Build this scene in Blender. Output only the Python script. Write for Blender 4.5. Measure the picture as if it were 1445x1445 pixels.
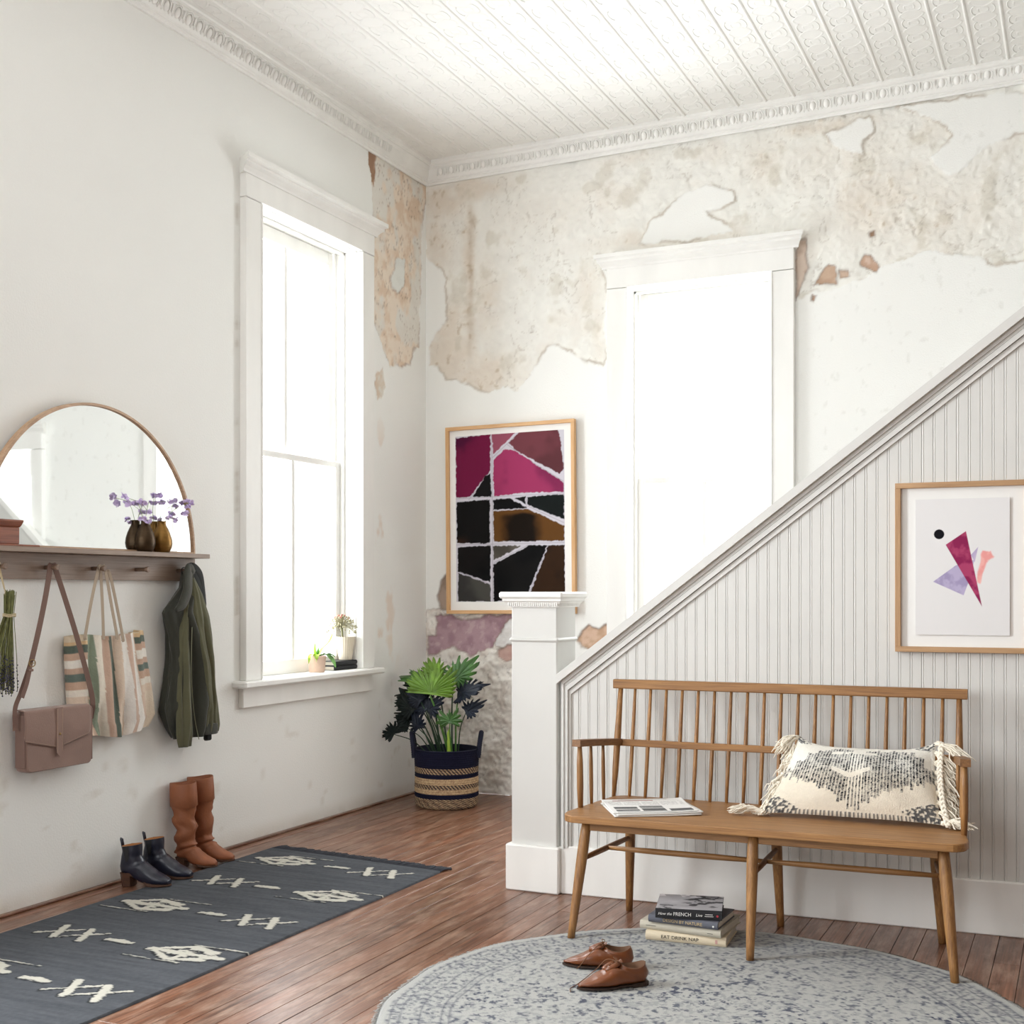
import bpy, math, random
import numpy as np
from mathutils import Vector, Matrix, noise as mnoise
from math import sin, cos, pi, radians as R, atan2, sqrt

sc = bpy.context.scene
for o in list(bpy.data.objects):
    bpy.data.objects.remove(o)
COL = sc.collection

# ------------------------------------------------------------------ camera
cam_d = bpy.data.cameras.new('camera')
cam = bpy.data.objects.new('camera', cam_d); COL.objects.link(cam)
cam.location = (3.780, -6.841, 1.25)
cam.rotation_euler = (R(90), 0, R(24.916))
cam_d.sensor_width = 36; cam_d.lens = 43.2
cam_d.shift_y = 0.0779
cam_d.clip_start = 0.05; cam_d.clip_end = 200
sc.camera = cam
# ------------------------------------------------------------------ world and light
world = bpy.data.worlds.new('sky'); sc.world = world; world.use_nodes = True
bg = world.node_tree.nodes['Background']
bg.inputs[0].default_value = (0.97, 0.985, 1.0, 1); bg.inputs[1].default_value = 1.6

def area(name, loc, rot, sx, sy, power, color=(1, 1, 1), spread=180):
    l = bpy.data.lights.new(name, 'AREA'); l.shape = 'RECTANGLE'; l.size = sx; l.size_y = sy
    l.energy = power; l.color = color; l.spread = R(spread)
    o = bpy.data.objects.new(name, l); COL.objects.link(o); o.location = loc; o.rotation_euler = rot
    return o
# daylight pushing in through the three windows (outside the glass) and added lamps outside the view
area('daylight_left_window', (-0.55, -1.30, 2.05), (0, R(-90), 0), 2.5, 1.1, 76, (0.95, 0.975, 1.0))
area('daylight_back_window', (1.80, 0.60, 2.05), (R(-90), 0, 0), 1.0, 2.3, 84, (0.95, 0.975, 1.0))
area('daylight_landing_window', (3.85, 0.60, 1.50), (R(-90), 0, 0), 0.9, 1.4, 45, (0.95, 0.975, 1.0))
area('fill_light_rear', (1.5, -9.3, 2.1), (R(90), 0, 0), 1.9, 2.3, 82, (0.95, 0.975, 1.0))  # soft fill added behind the camera, no window built there

area('added_light_near', (-0.45, -4.75, 2.05), (0, R(-90), 0), 2.3, 1.3, 235, (0.95, 0.975, 1.0))  # light from the front left, added with its unseen window

vs = sc.view_settings
sc.display_settings.display_device = 'sRGB'
vs.view_transform = 'Standard'; vs.look = 'None'; vs.gamma = 1; vs.use_curve_mapping = False
vs.exposure = 0.26
sc.cycles.max_bounces = 10; sc.cycles.diffuse_bounces = 6; sc.cycles.transparent_max_bounces = 12

# ------------------------------------------------------------------ helpers
def lin(c):
    if isinstance(c, str):
        c = [int(c[i:i+2], 16) / 255 for i in (0, 2, 4)]
    return tuple(((v / 12.92) if v <= 0.04045 else ((v + 0.055) / 1.055) ** 2.4) for v in c)
def linn(c):
    c = np.asarray(c, float)
    return np.where(c <= 0.04045, c / 12.92, ((c + 0.055) / 1.055) ** 2.4)

def _hash(ix, iy, seed):
    h = (ix.astype(np.int64) * 374761393 + iy.astype(np.int64) * 668265263 + seed * 1442695041) & 0x7fffffff
    h = ((h ^ (h >> 13)) * 1274126177) & 0x7fffffff
    return ((h ^ (h >> 16)) & 0xffff) / 65535.0
def vnoise(x, y, seed=0):
    x = np.asarray(x, float); y = np.asarray(y, float)
    ix = np.floor(x); iy = np.floor(y); fx = x - ix; fy = y - iy
    fx = fx * fx * (3 - 2 * fx); fy = fy * fy * (3 - 2 * fy)
    a = _hash(ix, iy, seed); b = _hash(ix + 1, iy, seed); c = _hash(ix, iy + 1, seed); d = _hash(ix + 1, iy + 1, seed)
    return (a * (1 - fx) + b * fx) * (1 - fy) + (c * (1 - fx) + d * fx) * fy
def fbm(x, y, seed=0, oct=4):
    t = 0; amp = .5; tot = 0
    for k in range(oct):
        t = t + amp * vnoise(x * 2 ** k, y * 2 ** k, seed + 17 * k); tot += amp; amp *= .5
    return t / tot
def poly_sd(px, py, poly):
    """signed distance to a polygon, positive inside"""
    inside = np.zeros(px.shape, bool); dmin = np.full(px.shape, 1e9)
    n = len(poly)
    for i in range(n):
        x1, y1 = poly[i]; x2, y2 = poly[(i + 1) % n]
        dx, dy = x2 - x1, y2 - y1
        L = dx * dx + dy * dy + 1e-12
        t = np.clip(((px - x1) * dx + (py - y1) * dy) / L, 0, 1)
        d = np.hypot(px - x1 - t * dx, py - y1 - t * dy); dmin = np.minimum(dmin, d)
        c = ((y1 > py) != (y2 > py))
        with np.errstate(divide='ignore', invalid='ignore'):
            xi = dx * (py - y1) / (dy if dy else 1e-12) + x1
        inside ^= c & (px < xi)
    return np.where(inside, dmin, -dmin)
def sstep(a, b, x):
    t = np.clip((x - a) / (b - a), 0, 1); return t * t * (3 - 2 * t)
def mixc(a, b, t):
    t = np.asarray(t)[..., None]; return a * (1 - t) + b * t

# ---- materials
def mat(name, color, rough=0.6, metal=0.0, attr=False, vary=0.0, vscale=8, bump=0.0, bscale=60, spec=0.5, sheen=0.0,
        stretch=(1, 1, 1), coat=0.0, transl=0.0):
    m = bpy.data.materials.new(name); m.use_nodes = True
    nt = m.node_tree; N = nt.nodes; Lk = nt.links
    p = N['Principled BSDF']
    c = lin(color) if color is not None else (0.8, 0.8, 0.8)
    p.inputs['Base Color'].default_value = (*c, 1)
    p.inputs['Roughness'].default_value = rough; p.inputs['Metallic'].default_value = metal
    p.inputs['Specular IOR Level'].default_value = spec
    if sheen: p.inputs['Sheen Weight'].default_value = sheen
    if coat: p.inputs['Coat Weight'].default_value = coat; p.inputs['Coat Roughness'].default_value = .25
    if transl:
        p.inputs['Subsurface Weight'].default_value = transl; p.inputs['Subsurface Radius'].default_value = (.02, .02, .01)
    src = None
    if attr:
        a = N.new('ShaderNodeAttribute'); a.attribute_name = 'Col'; src = a.outputs['Color']
        Lk.new(src, p.inputs['Base Color'])
    if vary or bump:
        tc = N.new('ShaderNodeTexCoord'); mp = N.new('ShaderNodeMapping'); mp.inputs['Scale'].default_value = stretch
        Lk.new(tc.outputs['Object'], mp.inputs['Vector'])
    if vary:
        nz = N.new('ShaderNodeTexNoise'); nz.inputs['Scale'].default_value = vscale; nz.inputs['Detail'].default_value = 6
        Lk.new(mp.outputs[0], nz.inputs['Vector'])
        mr = N.new('ShaderNodeMapRange'); mr.inputs['From Min'].default_value = .3; mr.inputs['From Max'].default_value = .7
        mr.inputs['To Min'].default_value = 1 - vary; mr.inputs['To Max'].default_value = 1 + vary * .6
        Lk.new(nz.outputs['Fac'], mr.inputs['Value'])
        mx = N.new('ShaderNodeVectorMath'); mx.operation = 'SCALE'
        if src: Lk.new(src, mx.inputs[0])
        else: mx.inputs[0].default_value = c
        Lk.new(mr.outputs[0], mx.inputs['Scale']); Lk.new(mx.outputs[0], p.inputs['Base Color'])
    if bump:
        nb = N.new('ShaderNodeTexNoise'); nb.inputs['Scale'].default_value = bscale; nb.inputs['Detail'].default_value = 5
        Lk.new(mp.outputs[0], nb.inputs['Vector'])
        bp = N.new('ShaderNodeBump'); bp.inputs['Strength'].default_value = min(1, bump); bp.inputs['Distance'].default_value = 0.004
        Lk.new(nb.outputs['Fac'], bp.inputs['Height']); Lk.new(bp.outputs[0], p.inputs['Normal'])
    return m

def wood(name, c1, c2, rough=.5, axis=1, scale=3.0, grain=28, rnd=0.0, fleck=None, bump=.25, detail_mix=.5):
    """long-grained wood: noise squeezed across the grain axis, plus per-object shade"""
    m = bpy.data.materials.new(name); m.use_nodes = True
    nt = m.node_tree; N = nt.nodes; Lk = nt.links; p = N['Principled BSDF']
    tc = N.new('ShaderNodeTexCoord'); oi = N.new('ShaderNodeObjectInfo')
    off = N.new('ShaderNodeVectorMath'); off.operation = 'SCALE'; off.inputs[0].default_value = (7.1, 3.3, 5.7)
    Lk.new(oi.outputs['Random'], off.inputs['Scale'])
    ad = N.new('ShaderNodeVectorMath'); ad.operation = 'ADD'
    Lk.new(tc.outputs['Object'], ad.inputs[0]); Lk.new(off.outputs[0], ad.inputs[1])
    mp = N.new('ShaderNodeMapping'); s = [grain] * 3; s[axis] = scale
    mp.inputs['Scale'].default_value = s; Lk.new(ad.outputs[0], mp.inputs['Vector'])
    nz = N.new('ShaderNodeTexNoise'); nz.inputs['Scale'].default_value = 1; nz.inputs['Detail'].default_value = 7
    nz.inputs['Roughness'].default_value = .62; nz.inputs['Distortion'].default_value = .6
    Lk.new(mp.outputs[0], nz.inputs['Vector'])
    mp2 = N.new('ShaderNodeMapping'); s2 = [grain * 6] * 3; s2[axis] = scale * 2.2
    mp2.inputs['Scale'].default_value = s2; Lk.new(ad.outputs[0], mp2.inputs['Vector'])
    nf = N.new('ShaderNodeTexNoise'); nf.inputs['Scale'].default_value = 1; nf.inputs['Detail'].default_value = 3
    Lk.new(mp2.outputs[0], nf.inputs['Vector'])
    mm = N.new('ShaderNodeMix'); mm.data_type = 'FLOAT'; mm.inputs[0].default_value = detail_mix
    Lk.new(nz.outputs['Fac'], mm.inputs[2]); Lk.new(nf.outputs['Fac'], mm.inputs[3])
    cr = N.new('ShaderNodeValToRGB'); cr.color_ramp.elements[0].position = .36; cr.color_ramp.elements[1].position = .64
    cr.color_ramp.elements[0].color = (*lin(c1), 1); cr.color_ramp.elements[1].color = (*lin(c2), 1)
    Lk.new(mm.outputs[0], cr.inputs[0])
    out = cr.outputs[0]
    if rnd:
        mr = N.new('ShaderNodeMapRange'); mr.inputs['To Min'].default_value = 1 - rnd; mr.inputs['To Max'].default_value = 1 + rnd
        Lk.new(oi.outputs['Random'], mr.inputs['Value'])
        sm = N.new('ShaderNodeVectorMath'); sm.operation = 'SCALE'; Lk.new(out, sm.inputs[0]); Lk.new(mr.outputs[0], sm.inputs['Scale'])
        out = sm.outputs[0]
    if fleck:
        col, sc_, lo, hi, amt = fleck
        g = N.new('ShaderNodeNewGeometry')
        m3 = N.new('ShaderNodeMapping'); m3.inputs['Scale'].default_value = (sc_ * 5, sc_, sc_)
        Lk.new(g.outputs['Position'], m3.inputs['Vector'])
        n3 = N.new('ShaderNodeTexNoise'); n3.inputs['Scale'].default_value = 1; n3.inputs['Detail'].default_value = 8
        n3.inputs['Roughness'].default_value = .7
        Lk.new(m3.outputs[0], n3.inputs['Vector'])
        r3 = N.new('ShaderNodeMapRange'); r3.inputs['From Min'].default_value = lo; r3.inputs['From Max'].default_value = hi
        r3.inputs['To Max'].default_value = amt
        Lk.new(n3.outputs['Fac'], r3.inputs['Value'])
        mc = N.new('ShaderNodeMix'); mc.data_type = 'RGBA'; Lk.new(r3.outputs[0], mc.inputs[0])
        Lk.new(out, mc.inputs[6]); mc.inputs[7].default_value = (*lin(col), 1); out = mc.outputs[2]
    Lk.new(out, p.inputs['Base Color'])
    p.inputs['Roughness'].default_value = rough
    bp = N.new('ShaderNodeBump'); bp.inputs['Strength'].default_value = bump; bp.inputs['Distance'].default_value = .002
    Lk.new(mm.outputs[0], bp.inputs['Height']); Lk.new(bp.outputs[0], p.inputs['Normal'])
    return m

# ---- mesh builder
class MB:
    def __init__(s): s.v = []; s.f = []; s.c = []; s.mi = []; s.smooth = []
    def add(s, verts, faces, col=None, mi=0, smooth=False, M=None):
        b = len(s.v)
        if M is not None: verts = [M @ Vector(p) for p in verts]
        s.v.extend([tuple(p) for p in verts])
        if col is None: s.c.extend([(1, 1, 1)] * len(verts))
        elif len(col) == len(verts) and not isinstance(col[0], (int, float)): s.c.extend([tuple(c) for c in col])
        else: s.c.extend([tuple(col)] * len(verts))
        s.f.extend([tuple(b + i for i in f) for f in faces]); s.mi.extend([mi] * len(faces)); s.smooth.extend([smooth] * len(faces))
        return s
    def box(s, a, b, M=None, col=None, bev=0.0, mi=0):
        x0, x1 = sorted((a[0], b[0])); y0, y1 = sorted((a[1], b[1])); z0, z1 = sorted((a[2], b[2]))
        if bev <= 0:
            v = [(x, y, z) for x in (x0, x1) for y in (y0, y1) for z in (z0, z1)]
            f = [(0, 1, 3, 2), (4, 6, 7, 5), (0, 4, 5, 1), (2, 3, 7, 6), (0, 2, 6, 4), (1, 5, 7, 3)]
            return s.add(v, f, col, mi, False, M)
        # chamfered box: 24 verts
        t = min(bev, (x1 - x0) * .45, (y1 - y0) * .45, (z1 - z0) * .45)
        V = []; idx = {}
        X = (x0, x1); Y = (y0, y1); Z = (z0, z1)
        for i in (0, 1):
            for j in (0, 1):
                for k in (0, 1):
                    sx = 1 if i == 0 else -1; sy = 1 if j == 0 else -1; sz = 1 if k == 0 else -1
                    idx[i, j, k, 0] = len(V); V.append((X[i], Y[j] + sy * t, Z[k] + sz * t))
                    idx[i, j, k, 1] = len(V); V.append((X[i] + sx * t, Y[j], Z[k] + sz * t))
                    idx[i, j, k, 2] = len(V); V.append((X[i] + sx * t, Y[j] + sy * t, Z[k]))
        F = []
        for i in (0, 1): F.append(((i, 0, 0, 0), (i, 1, 0, 0), (i, 1, 1, 0), (i, 0, 1, 0)))
        for j in (0, 1): F.append(((0, j, 0, 1), (1, j, 0, 1), (1, j, 1, 1), (0, j, 1, 1)))
        for k in (0, 1): F.append(((0, 0, k, 2), (1, 0, k, 2), (1, 1, k, 2), (0, 1, k, 2)))
        for i in (0, 1):
            for j in (0, 1): F.append(((i, j, 0, 0), (i, j, 0, 1), (i, j, 1, 1), (i, j, 1, 0)))
            for k in (0, 1): F.append(((i, 0, k, 0), (i, 0, k, 2), (i, 1, k, 2), (i, 1, k, 0)))
        for j in (0, 1):
            for k in (0, 1): F.append(((0, j, k, 1), (0, j, k, 2), (1, j, k, 2), (1, j, k, 1)))
        for i in (0, 1):
            for j in (0, 1):
                for k in (0, 1): F.append(((i, j, k, 0), (i, j, k, 1), (i, j, k, 2)))
        faces = []
        cen = Vector(((x0 + x1) / 2, (y0 + y1) / 2, (z0 + z1) / 2))
        for f in F:
            q = [idx[e] for e in f]
            a_, b_, c_ = (Vector(V[q[0]]), Vector(V[q[1]]), Vector(V[q[2]]))
            n = (b_ - a_).cross(c_ - a_); m_ = sum((Vector(V[e]) for e in q), Vector()) / len(q)
            if n.dot(m_ - cen) < 0: q.reverse()
            faces.append(tuple(q))
        return s.add(V, faces, col, mi, False, M)
    def loft(s, rings, closed=True, caps=(True, True), smooth=True, col=None, mi=0, M=None, flip=False):
        n = len(rings[0]); V = [p for r in rings for p in r]; F = []
        m = n if closed else n - 1
        for i in range(len(rings) - 1):
            for j in range(m):
                a = i * n + j; b = i * n + (j + 1) % n; F.append((a, b, b + n, a + n) if not flip else (a, a + n, b + n, b))
        cols = col
        s.add(V, F, cols, mi, smooth, M)
        base = len(s.v) - len(V)
        if caps[0]:
            q = tuple(base + j for j in range(n)); s.f.append(q if flip else q[::-1]); s.mi.append(mi); s.smooth.append(False)
        if caps[1]:
            q = tuple(base + (len(rings) - 1) * n + j for j in range(n)); s.f.append(q[::-1] if flip else q); s.mi.append(mi); s.smooth.append(False)
        return s
    def lathe(s, prof, seg=24, c=(0, 0, 0), caps=(True, True), col=None, M=None, mi=0, smooth=True):
        rings = [[(c[0] + r * cos(2 * pi * k / seg), c[1] + r * sin(2 * pi * k / seg), c[2] + z) for k in range(seg)] for r, z in prof]
        cc = None
        if col is not None and not isinstance(col[0], (int, float)): cc = [q for q in col for _ in range(seg)]
        else: cc = col
        return s.loft(rings, True, caps, smooth, cc, mi, M)
    def tube(s, pts, rad, seg=8, caps=(True, True), col=None, mi=0, flat=None, M=None, up=None, smooth=True):
        """tube along points; rad scalar or list; flat=(w,h) gives an elliptical / strap section"""
        P = [Vector(p) for p in pts]; n = len(P); rings = []
        if not hasattr(rad, '__len__'): rad = [rad] * n
        prev = None
        for i in range(n):
            t = (P[min(i + 1, n - 1)] - P[max(i - 1, 0)])
            if t.length < 1e-9: t = Vector((0, 0, 1))
            t.normalize()
            if up is not None: a = Vector(up) - t * t.dot(Vector(up))
            elif prev is None: a = t.orthogonal()
            else: a = prev - t * t.dot(prev)
            if a.length < 1e-6: a = t.orthogonal()
            a.normalize(); prev = a; b = t.cross(a)
            w, h = (rad[i], rad[i]) if flat is None else (flat[0] * rad[i], flat[1] * rad[i])
            if flat is not None and seg == 4:
                rings.append([P[i] + a * sx * w + b * sy * h for sx, sy in ((1, 1), (-1, 1), (-1, -1), (1, -1))])
            else:
                rings.append([P[i] + a * cos(2 * pi * k / seg) * w + b * sin(2 * pi * k / seg) * h for k in range(seg)])
        return s.loft(rings, True, caps, smooth, col, mi, M)
    def grid(s, nu, nv, fn, cfn=None, smooth=True, mi=0, M=None, flip=False):
        V = []; C = []; F = []
        for j in range(nv + 1):
            for i in range(nu + 1):
                V.append(fn(i / nu, j / nv)); C.append(cfn(i / nu, j / nv) if cfn else (1, 1, 1))
        for j in range(nv):
            for i in range(nu):
                a = j * (nu + 1) + i
                F.append((a, a + 1, a + nu + 2, a + nu + 1) if not flip else (a, a + nu + 1, a + nu + 2, a + 1))
        return s.add(V, F, C, mi, smooth, M)
    def prism(s, poly, axis, lo, hi, col=None, mi=0, M=None, smooth=False):
        """extrude a 2-D polygon along an axis (0,1,2)"""
        def P(a, b, t):
            q = [a, b]; q.insert(axis, t); return tuple(q)
        n = len(poly)
        ar = sum(poly[i][0] * poly[(i + 1) % n][1] - poly[(i + 1) % n][0] * poly[i][1] for i in range(n))
        if (ar < 0) != (axis == 1): poly = poly[::-1]
        V = [P(a, b, lo) for a, b in poly] + [P(a, b, hi) for a, b in poly]
        F = [tuple(range(n))[::-1], tuple(range(n, 2 * n))] + [(i, (i + 1) % n, n + (i + 1) % n, n + i) for i in range(n)]
        return s.add(V, F, col, mi, smooth, M)
    def sphere(s, c, r, seg=12, rings=8, sc_=(1, 1, 1), col=None, M=None, mi=0):
        pr = [(max(1e-5, r * sin(pi * k / rings)), -r * cos(pi * k / rings)) for k in range(rings + 1)]
        V = [[(c[0] + q * cos(2 * pi * j / seg) * sc_[0], c[1] + q * sin(2 * pi * j / seg) * sc_[1], c[2] + z * sc_[2]) for j in range(seg)] for q, z in pr]
        return s.loft(V, True, (False, False), True, col, mi, M)
    def mesh(s, name):
        me = bpy.data.meshes.new(name); me.from_pydata(s.v, [], s.f)
        me.polygons.foreach_set('use_smooth', s.smooth); me.polygons.foreach_set('material_index', s.mi)
        if any(c != (1, 1, 1) for c in s.c[:400]) or any(c != (1, 1, 1) for c in s.c[-400:]):
            at = me.color_attributes.new('Col', 'FLOAT_COLOR', 'POINT')
            arr = np.ones((len(s.v), 4)); arr[:, :3] = np.array(s.c); at.data.foreach_set('color', arr.ravel())
        me.update(); return me

WM = {}
def part(name, mb, m, parent=None, world=True, kind=None, label=None, autosmooth=False):
    """one mesh object; with world=True the vertices are in scene coordinates"""
    if parent is not None and world:
        inv = WM[parent].inverted(); mb.v = [tuple(inv @ Vector(p)) for p in mb.v]
    me = mb.mesh(name) if isinstance(mb, MB) else mb
    for q in (m if isinstance(m, (list, tuple)) else [m]): me.materials.append(q)
    o = bpy.data.objects.new(name, me); COL.objects.link(o)
    if parent is not None: o.parent = parent
    WM[o] = WM[parent].copy() if parent is not None else Matrix.Identity(4)
    if kind: o['kind'] = kind
    if label: o['label'] = label
    return o
def thing(name, label, cat, loc=(0, 0, 0), rz=0.0, group=None):
    o = bpy.data.objects.new(name, None); COL.objects.link(o); o.empty_display_size = .05
    o.location = loc; o.rotation_euler = (0, 0, rz); o['label'] = label; o['category'] = cat
    if group: o['group'] = group
    WM[o] = Matrix.Translation(loc) @ Matrix.Rotation(rz, 4, 'Z'); return o
def struct(name, loc=(0, 0, 0), rz=0.0, label=None):
    o = bpy.data.objects.new(name, None); COL.objects.link(o); o.empty_display_size = .05
    o.location = loc; o.rotation_euler = (0, 0, rz); o['kind'] = 'structure'
    if label: o['label'] = label
    WM[o] = Matrix.Translation(loc) @ Matrix.Rotation(rz, 4, 'Z'); return o
def share(o_src, parent, loc=(0, 0, 0), rot=(0, 0, 0), scale=(1, 1, 1)):
    c = o_src.copy(); COL.objects.link(c); c.parent = parent; c.location = loc; c.rotation_euler = rot; c.scale = scale
    WM[c] = WM.get(parent, Matrix.Identity(4)).copy(); return c

def np_grid_obj(name, P, C, keep, m, parent=None, smooth=True):
    """P (nv,nu,3), C (nv,nu,3); keep (nv-1,nu-1) bool"""
    nv, nu = P.shape[:2]
    idx = np.arange(nv * nu).reshape(nv, nu)
    q = np.stack([idx[:-1, :-1], idx[:-1, 1:], idx[1:, 1:], idx[1:, :-1]], -1)[keep]
    used = np.unique(q); remap = np.full(nv * nu, -1); remap[used] = np.arange(len(used)); q = remap[q]
    V = P.reshape(-1, 3)[used]; CC = C.reshape(-1, 3)[used]
    me = bpy.data.meshes.new(name)
    me.vertices.add(len(V)); me.vertices.foreach_set('co', V.astype(np.float32).ravel())
    me.loops.add(q.size); me.loops.foreach_set('vertex_index', q.ravel().astype(np.int32))
    me.polygons.add(len(q)); me.polygons.foreach_set('loop_start', (np.arange(len(q)) * 4).astype(np.int32))
    me.polygons.foreach_set('loop_total', np.full(len(q), 4, np.int32))
    me.polygons.foreach_set('use_smooth', np.full(len(q), smooth))
    at = me.color_attributes.new('Col', 'FLOAT_COLOR', 'POINT')
    arr = np.ones((len(V), 4)); arr[:, :3] = CC; at.data.foreach_set('color', arr.ravel())
    me.update(calc_edges=True); me.validate()
    me.materials.append(m)
    o = bpy.data.objects.new(name, me); COL.objects.link(o)
    if parent: o.parent = parent
    WM[o] = Matrix.Identity(4) if parent is None else WM[parent].copy()
    return o

# ------------------------------------------------------------------ materials
M_paint = mat('white_gloss_paint', 'F1F0ED', .42, vary=.03, vscale=3, bump=.10, bscale=25)
M_trim = mat('aged_white_trim_paint', 'F1F0EC', .45, vary=.05, vscale=6, bump=.15, bscale=40, stretch=(1, 1, .3))
M_ceil = mat('white_pressed_tin_paint', 'F1F0EC', .5, vary=.02, vscale=5, bump=.12, bscale=70)
M_bead = mat('pale_grey_beadboard_paint', 'DAD9D5', .5, vary=.03, vscale=4)
M_plaster = mat('painted_plaster', None, .75, attr=True, bump=.35, bscale=120)
M_farwall = mat('taupe_bounce_cut', '8A7E72', .8, vary=.08, vscale=3)  # for unseen walls, toned dark to cut the light they bounce
M_gap = mat('dark_gap', '30241E', .9)
M_oak = wood('bench_oak', '7E5733', 'AB7D4B', .45, axis=0, scale=3, grain=40, rnd=.06)
M_oakz = wood('bench_oak_upright', '785230', 'A67947', .45, axis=2, scale=3, grain=40, rnd=.10)
M_oaky = wood('bench_oak_cross_shaded', '6E4A2C', '94693F', .45, axis=1, scale=3, grain=40, rnd=.06)  # darker copy of the oak, shade on the stretchers is in its colour
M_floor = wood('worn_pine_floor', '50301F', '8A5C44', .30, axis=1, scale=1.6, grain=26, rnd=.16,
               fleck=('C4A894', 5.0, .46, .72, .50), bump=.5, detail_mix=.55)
M_black = mat('black_matte', '16161A', .6)

# glass: mostly clear with a faint reflection
def glass_mat():
    m = bpy.data.materials.new('window_glass'); m.use_nodes = True; nt = m.node_tree; N = nt.nodes; Lk = nt.links
    N.remove(N['Principled BSDF'])
    t = N.new('ShaderNodeBsdfTransparent'); t.inputs[0].default_value = (.97, .98, .98, 1)
    g = N.new('ShaderNodeBsdfGlossy'); g.inputs['Roughness'].default_value = .02
    mx = N.new('ShaderNodeMixShader'); mx.inputs[0].default_value = .025
    Lk.new(t.outputs[0], mx.inputs[1]); Lk.new(g.outputs[0], mx.inputs[2])
    Lk.new(mx.outputs[0], N['Material Output'].inputs[0]); return m
M_glass = glass_mat()

# ================================================================== SETTING
XR = 5.6       # right wall
YF = -9.0      # wall behind the camera
def zc(x): return 3.955 + 0.006 * x      # ceiling, a touch higher to the right
def zcr(x): return 3.818 + 0.0125 * x    # lower edge of the back crown

# ---- wall_back ------------------------------------------------------------
BK = {
    "rough":[(0.0,3.993),(4.25,3.97),(4.30,3.72),(4.12,3.50),(4.22,3.30),(4.02,3.16),(3.86,3.20),(3.72,3.02),(3.556,2.957),(3.353,2.955),(3.249,3.003),(3.037,3.065),(2.819,2.992),(2.689,2.952),(2.557,2.916),(2.442,2.901),(2.357,2.859),(2.341,3.249),(1.176,3.25),(1.216,3.077),(1.206,2.589),(1.088,2.624),(1.009,2.667),(0.952,2.715),(0.906,2.745),(0.848,2.734),(0.789,2.664),(0.683,2.532),(0.624,2.482),(0.54,2.51),(0.443,2.489),(0.382,2.51),(0.309,2.553),(0.234,2.559),(0.147,2.593),(0.084,2.675),(0.02,2.692),(0.027,2.803),(0.084,2.91),(0.147,2.96),(0.134,3.261),(0.001,3.365),(-0.02,3.803)],
    "smooth_a":[(1.661,3.52),(1.801,3.577),(1.99,3.522),(1.99,3.459),(1.887,3.431),(1.836,3.429),(1.99,3.292),(1.732,3.273),(1.411,3.295),(1.483,3.406)],
    "smooth_b":[(3.15,3.846),(3.7,3.817),(3.7,3.604),(3.459,3.602),(3.312,3.557),(3.248,3.51),(3.183,3.445),(3.118,3.454),(3.052,3.55),(3.15,3.639),(3.129,3.7),(2.974,3.806),(2.863,3.86)],
    "smooth_c":[(2.493,3.771),(2.599,3.784),(2.657,3.817),(2.749,3.814),(2.76,3.735),(2.691,3.699),(2.715,3.612),(2.634,3.648),(2.528,3.712)],
    "chip_a":[(2.434,2.933),(2.469,3.001),(2.511,3.05),(2.552,3.028),(2.564,2.931),(2.493,2.938)],
    "chip_b":[(2.575,3.007),(2.622,3.006),(2.628,2.966),(2.581,2.959)],
    "chip_c":[(2.674,3.038),(2.709,3.081),(2.737,3.072),(2.777,3.02),(2.772,2.98),(2.715,3.01),(2.68,3.025)],
    "chip_d":[(2.732,3.197),(2.766,3.198),(2.76,3.175),(2.737,3.172)],
    "chip_e":[(2.422,2.862),(2.428,2.891),(2.452,2.883),(2.44,2.854)],
    "chip_f":[(2.335,3.196),(2.390,3.208),(2.396,3.092),(2.412,3.042),(2.380,2.974),(2.362,2.928),(2.338,2.87)],
    "chip_g":[(1.226,1.061),(1.24,0.956),(1.14,0.912),(1.058,0.915),(1.026,0.953),(1.049,1.017),(1.104,1.043),(1.171,1.027)],
    "chip_h":[(0.158,1.37),(0.107,1.317),(0.087,1.228),(0.102,1.147),(0.168,1.112),(0.198,1.228)],
    "mauve":[(0.073,1.096),(0.175,1.114),(0.268,1.08),(0.392,1.086),(0.449,1.108),(0.75,1.117),(0.75,1.084),(0.562,1.075),(0.525,0.99),(0.473,0.929),(0.468,0.904),(0.373,0.876),(0.325,0.841),(0.277,0.874),(0.19,0.907),(0.082,0.87),(0.013,0.843),(0.018,0.974),(0.073,0.966),(0.092,1.044)],
    "lower":[(0.003,1.13),(0.112,1.131),(0.171,1.105),(0.9,1.126),(0.9,-0.1),(0.003,-0.09),(-0.007,0.921)],
    "pink_spot":[(0.506,0.892),(0.618,0.924),(0.66,0.848),(0.562,0.821),(0.501,0.845)],
    "white_flake":[(0.562,1.083),(0.75,1.084),(0.75,0.92),(0.562,0.897),(0.487,0.921),(0.473,0.938),(0.525,0.99)],
}
LF = {
    "peel":[(-0.768,3.95),(-0.68,3.819),(-0.671,3.699),(-0.653,3.6),(-0.662,3.55),(-0.64,3.497),(-0.64,3.363),(-0.645,2.942),(-0.636,2.83),(-0.533,2.73),(-0.496,2.65),(-0.439,2.606),(-0.303,2.624),(-0.204,2.656),(-0.163,2.758),(-0.091,2.791),(-0.081,2.997),(-0.071,3.223),(-0.05,3.432),(-0.039,3.588),(0.02,3.794),(0.02,3.95)],
    "island":[(-0.372,3.281),(-0.254,3.3),(-0.264,3.158),(-0.284,3.114),(-0.352,3.069),(-0.43,3.091),(-0.43,3.14),(-0.401,3.185)],
    "brown":[(-0.68,3.834),(-0.589,3.83),(-0.611,3.737),(-0.616,3.64),(-0.653,3.657),(-0.689,3.75)],
    "small":[(-0.612,2.545),(-0.531,2.579),(-0.49,2.48),(-0.523,2.411),(-0.596,2.392),(-0.628,2.48)],
}
C_white = linn([.940, .940, .925])
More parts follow.
